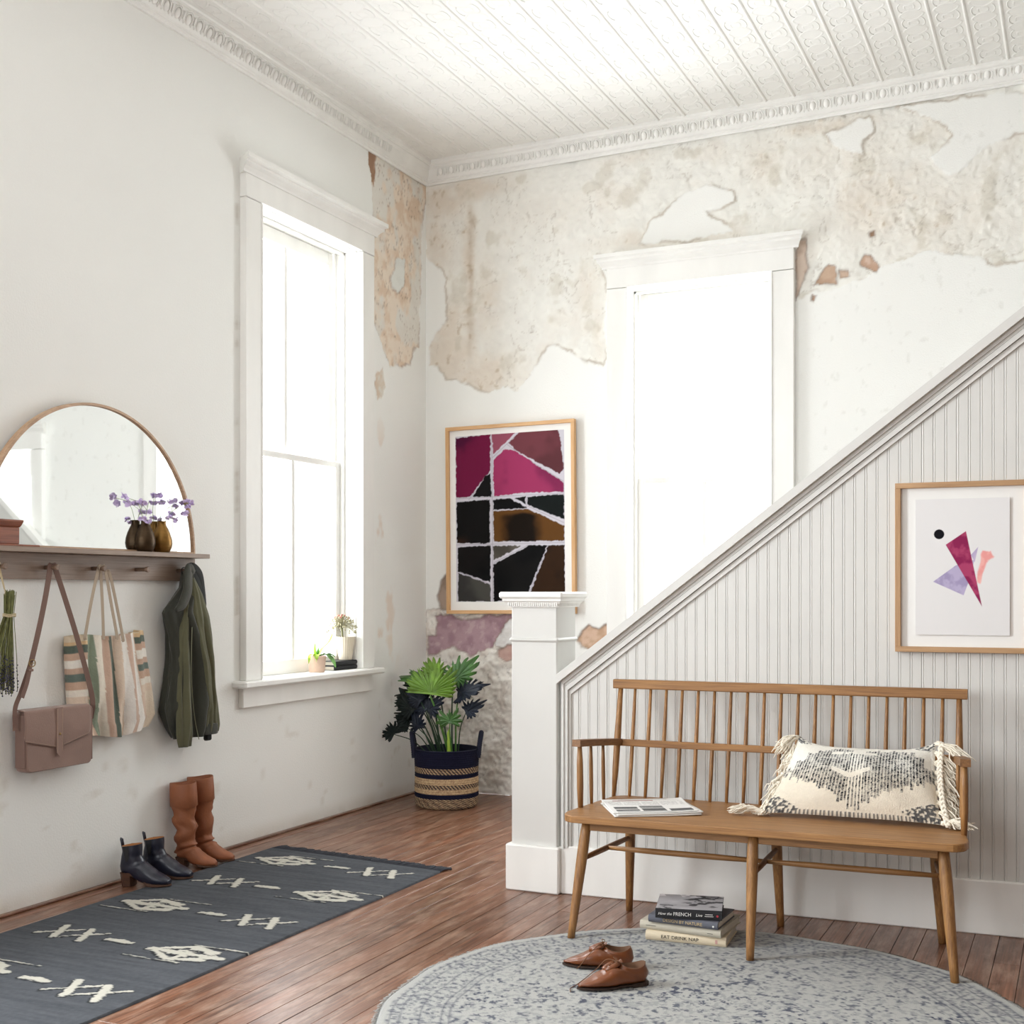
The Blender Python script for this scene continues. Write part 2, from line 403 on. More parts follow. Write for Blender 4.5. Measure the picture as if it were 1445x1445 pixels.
def warp(u, z, s=14., a=.022, seed=3):
    return (u + a * (fbm(u * s, z * s, seed) - .5) * 2 + a * .35 * (vnoise(u * 70, z * 70, seed + 9) - .5),
            z + a * (fbm(u * s, z * s, seed + 31) - .5) * 2 + a * .35 * (vnoise(u * 70, z * 70, seed + 8) - .5))
def cracks(u, z, s, seed):
    n = fbm(u * s, z * s, seed, 4); return 1 - sstep(0.0, .018, np.abs(n - .5))

def back_surface(u, z):
    wu, wz = warp(u, z)
    shp = u.shape
    col = np.broadcast_to(C_white, shp + (3,)).copy()
    col *= (1 + .03 * (fbm(u * 3, z * 3, 5) - .5))[..., None]
    d = np.zeros(shp)
    sd = poly_sd(wu, wz, BK['rough'])
    for k in ('smooth_a', 'smooth_b', 'smooth_c'): sd = np.minimum(sd, -poly_sd(wu, wz, BK[k]))
    m = sstep(-.002, .006, sd)
    n1 = fbm(u * 9, z * 9, 11, 5); n2 = fbm(u * 26, z * 26, 12, 4); n3 = fbm(u * 3.2, z * 3.2, 13, 4); n4 = fbm(u * 60, z * 60, 14, 3)
    roughc = linn([.925, .92, .895])[None, None] * (1 + .10 * (n1 - .5) + .10 * (n2 - .5))[..., None]
    # beige staining: strong near the corner, lighter to the right
    stain = np.zeros(shp)
    for sx, sz, rx, rz, a in [(.12, 3.70, .17, .10, 1.0), (.06, 3.42, .12, .18, .75), (.30, 3.30, .05, .42, .85), (.20, 2.95, .16, .14, .8),
                              (.16, 2.72, .17, .14, 1.0), (.42, 2.60, .26, .14, .8), (.42, 3.05, .10, .26, .6), (.34, 3.76, .30, .07, .7),
                              (2.16, 3.66, .12, .14, .5), (1.50, 3.32, .40, .07, .6), (1.10, 3.05, .08, .16, .6), (2.75, 3.30, .26, .16, .55),
                              (3.10, 3.25, .40, .26, .38), (2.62, 3.62, .35, .15, .35), (.85, 3.55, .45, .16, .22), (1.16, 2.80, .04, .22, .5),
                              (2.50, 3.80, .25, .04, .7), (1.35, 3.80, .22, .05, .3)]:
        stain = np.maximum(stain, a * np.exp(-(((wu - sx) / rx) ** 2 + ((wz - sz) / rz) ** 2)))
    stain = np.clip(stain * (.45 + 1.3 * fbm(u * 16, z * 16, 21, 5)) + .30 * sstep(.56, .72, n3), 0, 1)
    roughc = mixc(roughc, linn([.83, .745, .65]), stain * .45)
    roughc = mixc(roughc, linn([.70, .62, .50]), .55 * sstep(.62, .80, n2) * sstep(.25, .7, stain))
    roughc = mixc(roughc, linn([.76, .73, .66]), .40 * sstep(.60, .74, n1))
    ck = cracks(u, z, 7.5, 41) * sstep(.50, .60, fbm(u * 5, z * 5, 44)); ck2 = cracks(u, z, 15, 47) * sstep(.52, .62, fbm(u * 6, z * 6, 45))
    roughc = mixc(roughc, linn([.62, .57, .50]), np.clip(ck * .36 + ck2 * .28, 0, .8))
    streak = np.exp(-((wu - .315) / .022) ** 2) * sstep(2.5, 3.0, z) * sstep(3.75, 3.55, z)
    roughc = mixc(roughc, linn([.66, .57, .45]), .5 * streak * (n2 + .2))
    col = mixc(col, roughc, m)
    flake = sstep(.50, .56, fbm(u * 13, z * 13, 51, 4))
    d = d - .004 * m + m * (.010 * (n2 - .5) + .006 * (n4 - .5) + .012 * (n1 - .5)) - .003 * m * flake - .004 * m * (ck + ck2)
    edge = np.exp(-(sd / .007) ** 2) * sstep(.40, .62, fbm(u * 8, z * 8, 61))
    col = mixc(col, linn([.66, .59, .50]), .60 * edge)
    # faint pitting on the smooth paint right of the window
    pit = sstep(.70, .80, fbm(u * 30, z * 22, 71, 4)) * (1 - m) * sstep(2.3, 2.5, u)
    col = mixc(col, linn([.84, .835, .81]), .30 * pit); d = d - .0012 * pit
    # lower corner: thick lime render and old mauve paint
    def layer(key, c, cdeep, depth, rough, seed, s=14., a=.02):
        nonlocal col, d
        q0, q1 = warp(u, z, s, a, seed)
        s_ = poly_sd(q0, q1, BK[key]); mk = sstep(-.002, .004, s_)
        v = fbm(u * 22, z * 22, seed + 5, 5)
        cc = linn(c)[None, None] * (1 + .0 * v)[..., None]; cc = mixc(cc, linn(cdeep), sstep(.40, .70, v))
        col = mixc(col, cc, mk)
        e = np.exp(-(s_ / .006) ** 2); col = mixc(col, linn([.50, .42, .37]), .55 * e)
        d = d * (1 - mk) + mk * (depth + rough * (v - .5) + rough * .6 * (vnoise(u * 55, z * 55, seed) - .5))
    layer('lower', [.94, .92, .89], [.86, .825, .79], .004, .020, 81)
    lo = sstep(.0, .004, poly_sd(wu, wz, BK['lower'])); ckl = cracks(u, z, 11, 83)
    col = mixc(col, linn([.60, .55, .52]), .40 * ckl * lo); d -= .004 * ckl * lo
    col = mixc(col, linn([.88, .86, .83]), lo * .55 * sstep(.56, .66, fbm(u * 10, z * 10, 84)))
    layer('mauve', [.70, .58, .61], [.63, .50, .54], -.006, .003, 91)
    mv = sstep(.0, .004, poly_sd(wu, wz, BK['mauve'])); col = mixc(col, linn([.80, .70, .72]), mv * .5 * sstep(.60, .68, fbm(u * 25, z * 25, 93)))
    layer('white_flake', [.91, .905, .90], [.88, .87, .86], .002, .006, 95)
    layer('pink_spot', [.76, .63, .59], [.72, .58, .54], -.004, .004, 97)
    for k, c1, c2 in (('chip_a', [.77, .66, .57], [.72, .60, .51]), ('chip_b', [.79, .69, .61], [.75, .64, .56]), ('chip_c', [.74, .61, .52], [.82, .72, .65]),
                      ('chip_d', [.60, .48, .38], [.52, .41, .32]), ('chip_e', [.74, .61, .52], [.70, .57, .48]), ('chip_f', [.84, .77, .71], [.68, .56, .47]),
                      ('chip_g', [.82, .70, .61], [.74, .61, .50]), ('chip_h', [.68, .60, .54], [.60, .52, .46])):
        layer(k, c1, c2, -.009, .004, 100 + hash(k[-1]) % 3 if False else 100 + ord(k[-1]), 18., .014)
    return col, d

W1 = (-1.765, -.825, .81, 3.20)     # left window opening  (y0,y1,z0,z1)
W2 = (1.365, 2.205, .81, 3.03)      # back window opening  (x0,x1,z0,z1)
W4 = (-5.40, -4.10, .81, 3.20)      # unseen window added on the left wall to bring in daylight
W3 = (3.42, 4.30, .70, 2.31)        # window on the stair landing, hidden by the stair side

def axis_pts(lo, hi, step, marks=()):
    n = max(1, int(round((hi - lo) / step))); a = np.linspace(lo, hi, n + 1)
    for mk in marks: a[np.argmin(np.abs(a - mk))] = mk
    return a
def in_open(uc, zc_, op): return (uc > op[0]) & (uc < op[1]) & (zc_ > op[2]) & (zc_ < op[3])

us = np.concatenate([axis_pts(0, 3.62, .008, (W2[0], W2[1], W3[0])), axis_pts(3.632, 4.4, .012, (W3[1],)), axis_pts(4.44, XR, .06)])
zs = axis_pts(0, 4.0, .008, (.81, 3.03, .70, 2.28))
U, Z = np.meshgrid(us, zs)
colB, dB = back_surface(U, Z)
dB = dB * sstep(.0, .03, U)
P = np.stack([U, -dB, Z], -1)
uc = (U[:-1, :-1] + U[1:, 1:]) / 2; zm = (Z[:-1, :-1] + Z[1:, 1:]) / 2
keep = ~(in_open(uc, zm, W2) | in_open(uc, zm, W3))
wall_back = np_grid_obj('wall_back', P, colB, keep, M_plaster); wall_back['kind'] = 'structure'

# ---- wall_left ------------------------------------------------------------
def left_surface(y, z):
    wy, wz = warp(y, z, 14., .02, 203)
    col = np.broadcast_to(C_white, y.shape + (3,)).copy()
    col *= (1 + .035 * (fbm(y * 2.0, z * 2.0, 205) - .5))[..., None]
    d = .0015 * (fbm(y * 6, z * 6, 206) - .5)
    def lay(key, c1, c2, depth, rough, seed, edge=.6):
        nonlocal col, d
        s_ = poly_sd(wy, wz, LF[key]); mk = sstep(-.002, .004, s_); v = fbm(y * 20, z * 20, seed, 5)
        col = mixc(col, mixc(linn(c1)[None, None] + 0 * v[..., None], linn(c2), sstep(.40, .66, v)), mk)
        e = np.exp(-(s_ / .006) ** 2) * sstep(.35, .55, fbm(y * 9, z * 9, seed + 1)); col = mixc(col, linn([.58, .45, .36]), edge * e)
        d = d * (1 - mk) + mk * (depth + rough * (v - .5)); return mk, v
    mk, v = lay('peel', [.92, .865, .80], [.87, .78, .69], -.005, .014, 211)
    col = mixc(col, linn([.89, .885, .86]), mk * .8 * sstep(.47, .60, fbm(y * 7, z * 4.5, 214, 5)))
    c = cracks(y, z, 13, 217) * mk; col = mixc(col, linn([.50, .38, .28]), .5 * c); d -= .003 * c
    lay('island', [.90, .905, .885], [.88, .885, .865], .001, .001, 221, .45)
    lay('brown', [.70, .56, .45], [.62, .48, .38], -.010, .005, 225)
    mk2, v2 = lay('small', [.88, .86, .82], [.85, .78, .70], -.002, .006, 231, .3)
    # faint peach rubbing on the wall between window and corner
    rub = sstep(.60, .72, fbm(y * 9, z * 5, 241, 5)) * sstep(-.75, -.6, y) * sstep(-.25, -.45, y) * sstep(2.4, 2.0, z) * sstep(.7, 1.0, z)
    col = mixc(col, linn([.88, .79, .71]), .55 * rub)
    # ragged caulk along the near side of the window casing
    ca = np.exp(-((wy + 1.925) / .012) ** 2) * sstep(.52, .64, fbm(y * 10, z * 10, 251, 4)) * (z < 3.3) * (z > .7)
    col = mixc(col, linn([.68, .63, .56]), .40 * ca)
    # scuffs low on the wall
    sc_ = sstep(.70, .80, fbm(y * 14, z * 10, 261, 5)) * sstep(1.2, .5, z); col = mixc(col, linn([.82, .79, .74]), .35 * sc_)
    foot_tone = sstep(.10, .0, z) * (.4 + fbm(y * 6, z * 6, 263)); col = mixc(col, linn([.76, .70, .62]), .5 * np.clip(foot_tone, 0, 1))  # browner towards the foot of the wall
    return col, d
ys = np.concatenate([axis_pts(YF, -3.6, .08, (W4[0], W4[1])), axis_pts(-3.57, -.78, .03, (W1[0], W1[1])), axis_pts(-.772, 0, .008)])
zs2 = axis_pts(0, 4.0, .012, (W1[2], W1[3]))
Y_, Z_ = np.meshgrid(ys, zs2)
colL, dL = left_surface(Y_, Z_)
P = np.stack([dL * sstep(0, -.03, Y_), Y_, Z_], -1)
yc = (Y_[:-1, :-1] + Y_[1:, 1:]) / 2; zm = (Z_[:-1, :-1] + Z_[1:, 1:]) / 2
wall_left = np_grid_obj('wall_left', P, colL, ~(in_open(yc, zm, W1) | in_open(yc, zm, W4)), M_plaster); wall_left['kind'] = 'structure'

mb = MB().box((XR, YF, 0), (XR + .12, .3, 4.05)); o = part('wall_right', mb, M_farwall); o['kind'] = 'structure'
# wall behind the camera, with an added opening sized for the fill light
mb = MB()
for a, b, c, d_ in ((0, .5, 0, 4.05), (.5, 2.5, 0, .9), (.5, 2.5, 3.3, 4.05), (2.5, XR, 0, 4.05)):
    mb.box((a, YF - .12, c), (b, YF, d_))
o = part('wall_rear', mb, M_farwall); o['kind'] = 'structure'

# ---- ceiling with pressed-tin panels -------------------------------------
ceiling = struct('ceiling')
part('ceiling_board', MB().box((-.1, YF, 4.0), (XR + .1, .12, 4.06)), M_ceil, ceiling)
rng = random.Random(5)
PW = .1555
def panel_mesh():
    mb = MB(); L0 = -6.2
    prof = [(0, -.001), (.004, -.006), (.009, -.008), (.014, -.006), (.018, -.001), (PW, -.001)]
    mb.loft([[(x, L0, z) for x, z in prof], [(x, 0, z) for x, z in prof]], closed=False, caps=(False, False), smooth=False)
    c = .020 + (PW - .020) / 2
    n = int(6.2 / .172)
    for k in range(n):
        yc = -.10 - k * .172
        # a ring drawn as a low torus of four lobes, with a diamond between the rings
        def ring(r0, cy, seg, w, h, lobes=0, amp=0.0, sx=1.0):
            inner, top, outer = [], [], []
            for q in range(seg):
                t = 2 * pi * q / seg; r = r0 * (1 + amp * cos(lobes * t))
                for lst, rr, zz in ((inner, r - w, -.001), (top, r, -.001 - h), (outer, r + w, -.001)):
                    lst.append((c + sx * rr * cos(t), cy + rr * sin(t), zz))
            mb.loft([inner, top, outer], True, (False, False), True)
        ring(.050, yc, 16, .006, .0032, 4, .06, 1.05)
        ring(.026, yc - .086, 8, .005, .0028, 4, -.12)
        for sx in (-1, 1):
            pts = [(c + sx * (.036 + .016 * sin(t)), yc - .086 + .045 * cos(t), -.000) for t in [pi * i / 6 for i in range(7)]]
            mb.tube(pts, .004, 4, smooth=True)
    return mb
pm = panel_mesh().mesh('ceiling_panel'); pm.materials.append(M_ceil)
k = 0; x = .05 - PW
while x < XR:
    o = bpy.data.objects.new('ceiling_panel', pm); COL.objects.link(o); o.parent = ceiling
    x0 = 2.336 + (k - 15) * PW; k += 1; x = x0 + PW
    if x0 < -.04 or x0 > XR - .1: bpy.data.objects.remove(o); continue
    o.location = (x0, 0, zc(x0)); o.rotation_euler = (0, R(-.34), 0)

# ---- crown mouldings -----------------------------------------------------
# profile: (projection from wall, height above lower edge)
CP = [(0, 0), (.012, 0), (.014, .012), (.020, .016), (.020, .024), (.026, .028), (.038, .050), (.050, .086), (.062, .098), (.062, .106), (.074, .110), (.080, .118), (.080, .142), (0, .142)]
def crown_back():
    mb = MB(); rings = []
    for x in (0.0, XR):
        z0 = zcr(x); s = (zc(x) + .004 - z0) / .142
        rings.append([(x + (p if x == 0 else 0), -p, z0 + h * s) for p, h in CP])
    return mb.loft(rings, True, (True, True), False)
trim_1 = part('trim_1', crown_back(), M_trim); trim_1['kind'] = 'structure'; trim_1['label'] = 'white egg-and-dart crown moulding along the back wall'
def crown_left():
    mb = MB(); rings = []
    for y in (YF, 0.0):
        z0 = 3.820; s = (zc(0) + .004 - z0) / .142
        rings.append([(p, y - (p if y == 0 else 0), z0 + h * s) for p, h in CP])
    return mb.loft(rings, True, (True, True), False)
trim_2 = part('trim_2', crown_left(), M_trim); trim_2['kind'] = 'structure'; trim_2['label'] = 'white egg-and-dart crown moulding along the left wall'
def egg_mesh():
    mb = MB()
    # local: u along wall, v up, w out; built so that +Y is out of the wall (toward -y room), later rotated
    M = Matrix.Rotation(R(27), 4, 'X')
    mb.sphere((0, 0, -.004), .019, 10, 8, (.85, .62, 1.25), M=M)
    for r, w in ((.026, .0035), (.033, .003)):
        pts = [(r * .92 * sin(t), -.002, -.004 + r * 1.22 * cos(t)) for t in [R(-128) + R(256) * i / 12 for i in range(13)]]
        mb.tube(pts, w, 5, M=M)
    mb.prism([(-.0045, .022), (.0045, .022), (.0015, -.0145), (-.0015, -.0145)], 1, -.010, .004, M=Matrix.Translation((.037, 0, 0)) @ M)
    return mb
em = egg_mesh().mesh('egg'); em.materials.append(M_trim)
k = 0
x = .13
while x < XR - .05:
    o = bpy.data.objects.new('egg', em); COL.objects.link(o); o.parent = trim_1
    o.location = (x, -.046, zcr(x) + .066); x += .0745
    if x < 1.0: o.scale = (1, .55, 1)
y = -.55
while y > -5.3:
    o = bpy.data.objects.new('egg', em); COL.objects.link(o); o.parent = trim_2
    o.location = (.046, y, 3.820 + .066); o.rotation_euler = (0, 0, R(90)); y -= .0745
    if y > -1.4: o.scale = (1, .5, 1)

# ---- floor planks --------------------------------------------------------
floor = struct('floor')
part('subfloor', MB().box((-.1, YF - .1, -.06), (XR + .1, .12, -.024)), M_gap, floor)
rng = random.Random(11); PL = .0835
def plank_mesh(L):
    return MB().box((-PL / 2 + .0011, -L / 2 + .0008, -.022), (PL / 2 - .0009, L / 2 - .0008, 0), bev=.0006)
plm = {}
for L in (1.2, 1.8, 2.4, 3.0):
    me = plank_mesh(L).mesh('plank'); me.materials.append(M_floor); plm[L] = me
n = int(XR / PL) + 1
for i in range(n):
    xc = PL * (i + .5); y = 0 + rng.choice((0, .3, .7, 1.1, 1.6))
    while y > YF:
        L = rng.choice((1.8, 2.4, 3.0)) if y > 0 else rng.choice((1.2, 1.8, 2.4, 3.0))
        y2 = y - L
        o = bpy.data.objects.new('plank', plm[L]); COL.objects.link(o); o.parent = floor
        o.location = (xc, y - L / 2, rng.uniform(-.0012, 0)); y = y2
# thin quarter strip against the left wall
o = part('baseboard_left', MB().box((0.004, YF, 0), (.030, -.0, .010), bev=.003), M_floor); o['kind'] = 'structure'
o = part('gap_shade_strip', MB().box((-.002, YF, .0), (.006, 0, .006)), M_gap); o['kind'] = 'structure'  # dark strip standing in for the shade in the gap at the wall

# ---- windows -------------------------------------------------------------
def window(name, op, M, depth_lo=.13, depth_up=.175, casing=.135, rail_z=None, stool=True, cap_proj=.10, lab=None):
    """built in local u (along wall), w (into room +), z; M maps (u,w,z) to the scene"""
    u0, u1, z0, z1 = op; t = struct(name, label=lab)
    def B(nm, boxes, m=M_trim, bev=.003, par=t):
        mb = MB()
        for a, b in boxes: mb.box(a, b, bev=bev)
        mb.v = [tuple(M @ Vector(p)) for p in mb.v]
        return part(nm, mb, m, par)
    D = .24
    B('jamb', [((u0 - .02, -D, z0 - .02), (u0, .0, z1 + .02))]); B('jamb', [((u1, -D, z0 - .02), (u1 + .02, .0, z1 + .02))])
    B('head_jamb', [((u0 - .02, -D, z1), (u1 + .02, .0, z1 + .02))])
    B('casing', [((u0 - casing, 0, z0), (u0, .04, z1)), ((u0 - .012, .0, z0), (u0 - .002, .046, z1))])
    B('casing', [((u1, 0, z0), (u1 + casing, .04, z1)), ((u1 + .002, .0, z0), (u1 + .012, .046, z1))])
    B('header', [((u0 - casing, 0, z1 + .003), (u1 + casing, .042, z1 + .12))])
    cap = MB(); rings = []
    prof = [(0, .0), (.046, .0), (.048, .012), (.062, .026), (.080, .036), (.080, .050), (cap_proj, .056), (cap_proj, .078), (0, .078)]
    for s, uu in ((-1, u0 - casing), (1, u1 + casing)):
        rings.append([(uu + s * p * .6, p, z1 + .118 + h) for p, h in prof])
    cap.loft(rings, True, (True, True), False); cap.v = [tuple(M @ Vector(p)) for p in cap.v]
    part('header_cap', cap, M_trim, t)
    if stool:
        B('stool', [((u0 - casing - .06, -.15, z0 - .035), (u1 + casing + .05, .085, z0))], bev=.008)
        B('apron', [((u0 - casing - .01, 0, z0 - .135), (u1 + casing - .01, .03, z0 - .035))])
    # parting strips
    for uu, s in ((u0, 1), (u1, -1)):
        B('parting_strip', [((uu, -.095, z0), (uu + s * .016, -.075, z1 - .0)), ((uu, -.145, z0), (uu + s * .012, -.135, z1))])
    B('parting_strip', [((u0, -.095, z1 - .016), (u1, -.075, z1))])
    rz = rail_z
    def sash(nm, zl, zh, w0, top_h, bot_h):
        w1 = w0 - .035; st = .045; um = (u0 + u1) / 2
        s = B(nm, [((u0 + .012, w1, zl), (u0 + .012 + st, w0, zh)), ((u1 - .012 - st, w1, zl), (u1 - .012, w0, zh)),
                   ((u0 + .012 + st, w1, zh - top_h), (u1 - .012 - st, w0, zh)), ((u0 + .012 + st, w1, zl), (u1 - .012 - st, w0, zl + bot_h))])
        B('muntin', [((um - .014, w1 + .003, zl + bot_h), (um + .014, w0 - .003, zh - top_h))], par=s)
        for a, b in ((u0 + .012 + st, um - .014), (um + .014, u1 - .012 - st)):
            g = MB().box((a, (w0 + w1) / 2 - .0015, zl + bot_h), (b, (w0 + w1) / 2 + .0015, zh - top_h)); g.v = [tuple(M @ Vector(p)) for p in g.v]
            part('pane', g, M_glass, s)
        return s
    sash('upper_sash', rz - .02, z1 - .002, -.150, .075, .035)
    sash('lower_sash', z0 + .0, rz + .02, -.100, .035, .075)
    return t
M_L = Matrix(((0, 1, 0, 0), (1, 0, 0, 0), (0, 0, 1, 0), (0, 0, 0, 1)))     # (u,w,z)->(x=w,y=u)
M_B = Matrix(((1, 0, 0, 0), (0, -1, 0, 0), (0, 0, 1, 0), (0, 0, 0, 1)))    # (u,w,z)->(x=u,y=-w)
window('window_1', W1, M_L, rail_z=1.975, lab='tall white sash window on the left wall with a deep sill')
window('window_2', W2, M_B, casing=.13, rail_z=1.905, lab='tall white sash window on the back wall behind the stair side')
window('window_3', W3, M_B, casing=.12, rail_z=1.45, lab='low window on the back wall seen only in the mirror')

mb = MB(); sk = lambda x: 1.62 + .86 * (x - 3.30)
mb.prism([(2.75, .9), (2.75, sk(2.75)), (XR - .02, sk(XR - .02)), (XR - .02, .9)], 1, -.105, -.062); o = part('trim_4', mb, M_bead); o['kind'] = 'structure'; o['label'] = 'sloping skirt board of the stair on the back wall, seen only in the mirror'
mb = MB(); mb.prism([(2.75, sk(2.75)), (2.75, sk(2.75) + .05), (XR - .02, sk(XR - .02) + .05), (XR - .02, sk(XR - .02))], 1, -.118, -.055); part('skirt_cap', mb, M_trim, o)
window('added_window_4', W4, M_L, rail_z=1.975, lab='tall sash window added on the left wall for its daylight, unseen outside the frame')

# ---- stair side (beadboard) ---------------------------------------------
SA = R(3.05); S0 = (1.823, -2.121, 0)
stair = struct('wall_stair', S0, SA, 'white stair side clad in vertical beadboard')
TH = .13
SL = 3.05                                  # length of the wall built
def zcap(s): return .899 + .7665 * (s + .030)
def zpan(s): return .848 + .7694 * (s - .025)
# core
mb = MB(); mb.prism([(-.014, 0), (SL, 0), (SL, zcap(SL) - .03), (-.014, zcap(-.014) - .03)], 1, .0015, TH); part('stair_core', mb, M_bead, stair, world=False)
# beadboards
pitch = .0408; s = .028
bi = 0
while s < SL - .05:
    mb = MB(); z0 = .19; w = pitch - .0012
    zt0, zt1 = zpan(s) + .03, zpan(s + w) + .03
    prof = [(0, -.0012), (.0012, -.0024), (.0040, -.0034), (.0068, -.0024), (.0078, -.0013), (.0090, -.0028), (w - .0008, -.0028), (w, -.0012)]
    mb.loft([[(s + a, b, z0) for a, b in prof], [(s + a, b, zpan(s + a) + .03) for a, b in prof]], closed=False, caps=(False, False), smooth=False, flip=True)
    part('beadboard', mb, M_bead, stair, world=False); s += pitch
# mouldings: sloping bands below the cap, then the same bands running down at the left end
ang = math.atan(.7665)
def band(off_top, off_bot, yo, yi, m=M_bead, bev=.003, left=True):
    """vertical offsets below the cap top line; yo out (toward the room, negative), yi inner"""
    mb = MB(); ex = .0
    f0 = (off_top) / .125; f1 = off_bot / .125
    xa = -.0145 + f0 * .052; xb = -.0145 + f1 * .052
    za = lambda s_: zcap(s_) - off_top
    zb = lambda s_: zcap(s_) - off_bot
    mb.prism([(xa, za(xa)), (SL, za(SL)), (SL, zb(SL)), (xb, zb(xb))], 1, yo, yi)
    if left: mb.prism([(xa, .19), (xb, .19), (xb, zb(xb)), (xa, za(xa))], 1, yo, yi)
    return mb
cap = MB(); cap.prism([(-.0145, zcap(-.0145) - .002), (SL, zcap(SL)), (SL, zcap(SL) - .040), (-.0145, zcap(-.0145) - .040)], 1, -.050, TH + .03)
part('stair_cap', cap, M_bead, stair, world=False)
part('cap_moulding', band(.038, .060, -.028, .012), M_bead, stair, world=False)
part('cap_moulding', band(.060, .074, -.020, .012), M_bead, stair, world=False)
part('cap_moulding', band(.076, .098, -.024, .012), M_bead, stair, world=False)
part('cap_moulding', band(.100, .124, -.013, .012), M_bead, stair, world=False)
mb = MB().box((-.005, -.020, 0.0), (SL, .012, .197), bev=.004); o = part('baseboard_stair', mb, M_trim, stair, world=False)
# treads of the stair behind the panelling
for i in range(11):
    mb = MB().box((.35 + i * .26, TH, .19 * i), (.35 + i * .26 + .29, TH + .95, .19 * (i + 1)), bev=.006)
    part('stair_step', mb, M_paint, stair, world=False)

# ---- newel post ----------------------------------------------------------
newel = thing('newel_post', 'square white newel post with a moulded cap at the foot of the stair', 'newel post', (1.70, -2.04, 0))
part('shaft', MB().box((1.599, -2.150, .18), (1.806, -1.945, 1.205), bev=.004), M_bead, newel)
part('plinth', MB().box((1.579, -2.170, 0), (1.820, -1.925, .192), bev=.005), M_trim, newel)
part('collar', MB().box((1.590, -2.159, 1.040), (1.815, -1.936, 1.058), bev=.007), M_bead, newel)
mb = MB(); rings = []
for p, z in [(0, 1.185), (.012, 1.186), (.012, 1.197), (.016, 1.198), (.024, 1.208), (.030, 1.212), (.030, 1.222), (.0, 1.223)]:
    rings.append([(1.599 - p, -2.15 - p, z), (1.806 + p, -2.15 - p, z), (1.806 + p, -1.945 + p, z), (1.599 - p, -1.945 + p, z)])
mb.loft(rings, True, (True, True), False); part('cap_bed_moulding', mb, M_trim, newel)
mb = MB()
x = 1.592
while x < 1.812: mb.box((x, -2.172, 1.190), (x + .005, -2.160, 1.206)); x += .0095
y = -2.155
while y < -1.95: mb.box((1.816, y, 1.190), (1.827, y + .005, 1.206)); y += .0095
part('dentils', mb, M_trim, newel, kind='stuff')
part('cap', MB().box((1.557, -2.192, 1.222), (1.846, -1.903, 1.250), bev=.007), M_trim, newel)
# ================================================================== THINGS
def slab(outline, z0, z1, bev, mb=None, col=None):
    """horizontal board with rounded-over edges"""
    mb = mb or MB(); n = len(outline); P = [Vector((x, y)) for x, y in outline]
    ar = sum(P[i].x * P[(i + 1) % n].y - P[(i + 1) % n].x * P[i].y for i in range(n))
    if ar < 0: P.reverse()
    N_ = []
    for i in range(n):
        a = (P[i] - P[i - 1]).normalized(); b = (P[(i + 1) % n] - P[i]).normalized(); t = (a + b).normalized(); N_.append(Vector((-t.y, t.x)))
    def ring(d, z): return [(P[i].x + N_[i].x * d, P[i].y + N_[i].y * d, z) for i in range(n)]
    return mb.loft([ring(bev, z0), ring(bev * .3, z0 + bev * .3), ring(0, z0 + bev), ring(0, z1 - bev), ring(bev * .3, z1 - bev * .3), ring(bev, z1)], True, (True, True), False, col)
def arc(cx, cy, r, a0, a1, n=6): return [(cx + r * cos(R(a0 + (a1 - a0) * i / n)), cy + r * sin(R(a0 + (a1 - a0) * i / n))) for i in range(n + 1)]
def spline(pts, n=8):
    """Catmull-Rom through points"""
    P = [Vector(p) for p in pts]; P = [P[0] * 2 - P[1]] + P + [P[-1] * 2 - P[-2]]; out = []
    for i in range(1, len(P) - 2):
        for k in range(n):
            t = k / n; a, b, c, d = P[i - 1:i + 3]
            out.append(.5 * ((2 * b) + (c - a) * t + (2 * a - 5 * b + 4 * c - d) * t * t + (3 * b - 3 * c + d - a) * t ** 3))
    out.append(P[-2]); return out

# ---- bench ---------------------------------------------------------------
BR = R(2.0); BLOC = (2.108, -2.745, 0)
bench = thing('spindle_bench', 'long oak spindle-back bench with open arms against the beadboard', 'bench', BLOC, BR)
mir = lambda x: 1.31 - x
out = [(.03, -.022)] + [(1.28, -.022)] + arc(1.285, .033, .055, -90, 0, 6)[1:] + [(1.343, .06), (1.30, .40)] + arc(1.235, .415, .06, 0, 90, 5) + arc(.075, .415, .06, 90, 180, 5) + [(.01, .40), (-.033, .06)] + arc(.025, .033, .055, 180, 270, 6)[:-1]
part('seat', slab(out, .423, .450, .004), M_oak, bench, world=False)
def leg(b, t, r0=.0135, r1=.0205, r2=.0175):
    mb = MB(); pts = []; rad = []
    for i in range(9):
        f = i / 8; pts.append(Vector(b).lerp(Vector(t), f)); rad.append(r0 + (r1 - r0) * min(1, f / .7) if f < .7 else r1 + (r2 - r1) * (f - .7) / .3)
    pts[0].z = .0; return mb.tube(pts, rad, 12, up=(0, 1, 0))
legs = [((.006, -.007, 0), (.045, .055, .425)), ((.654, -.024, 0), (.650, .045, .425)), ((1.304, -.007, 0), (1.265, .055, .425)),
        ((.074, .470, 0), (.100, .405, .425)), ((.664, .473, 0), (.656, .405, .425)), ((1.236, .470, 0), (1.210, .405, .425))]
for i, (b, t) in enumerate(legs):
    # front and middle legs stand on the round rug, 8 mm thick
    b = (b[0], b[1], .009 if i in (0, 1, 2) else 0); mb = leg(b, t)
    for k in range(12): mb.v[k] = (mb.v[k][0], mb.v[k][1], b[2])
    part('leg', mb, M_oakz, bench, world=False)
for a, b in (((.06, .040, .388), (.635, .058, .424)), ((.668, .040, .388), (1.25, .058, .424)), ((.11, .395, .388), (1.20, .413, .424))):
    part('apron', MB().box(a, b, bev=.002), M_oak, bench, world=False)
for x in (.075, .645, 1.215): part('apron', MB().box((x, .058, .392), (x + .02, .40, .424), bev=.002), M_oaky, bench, world=False)
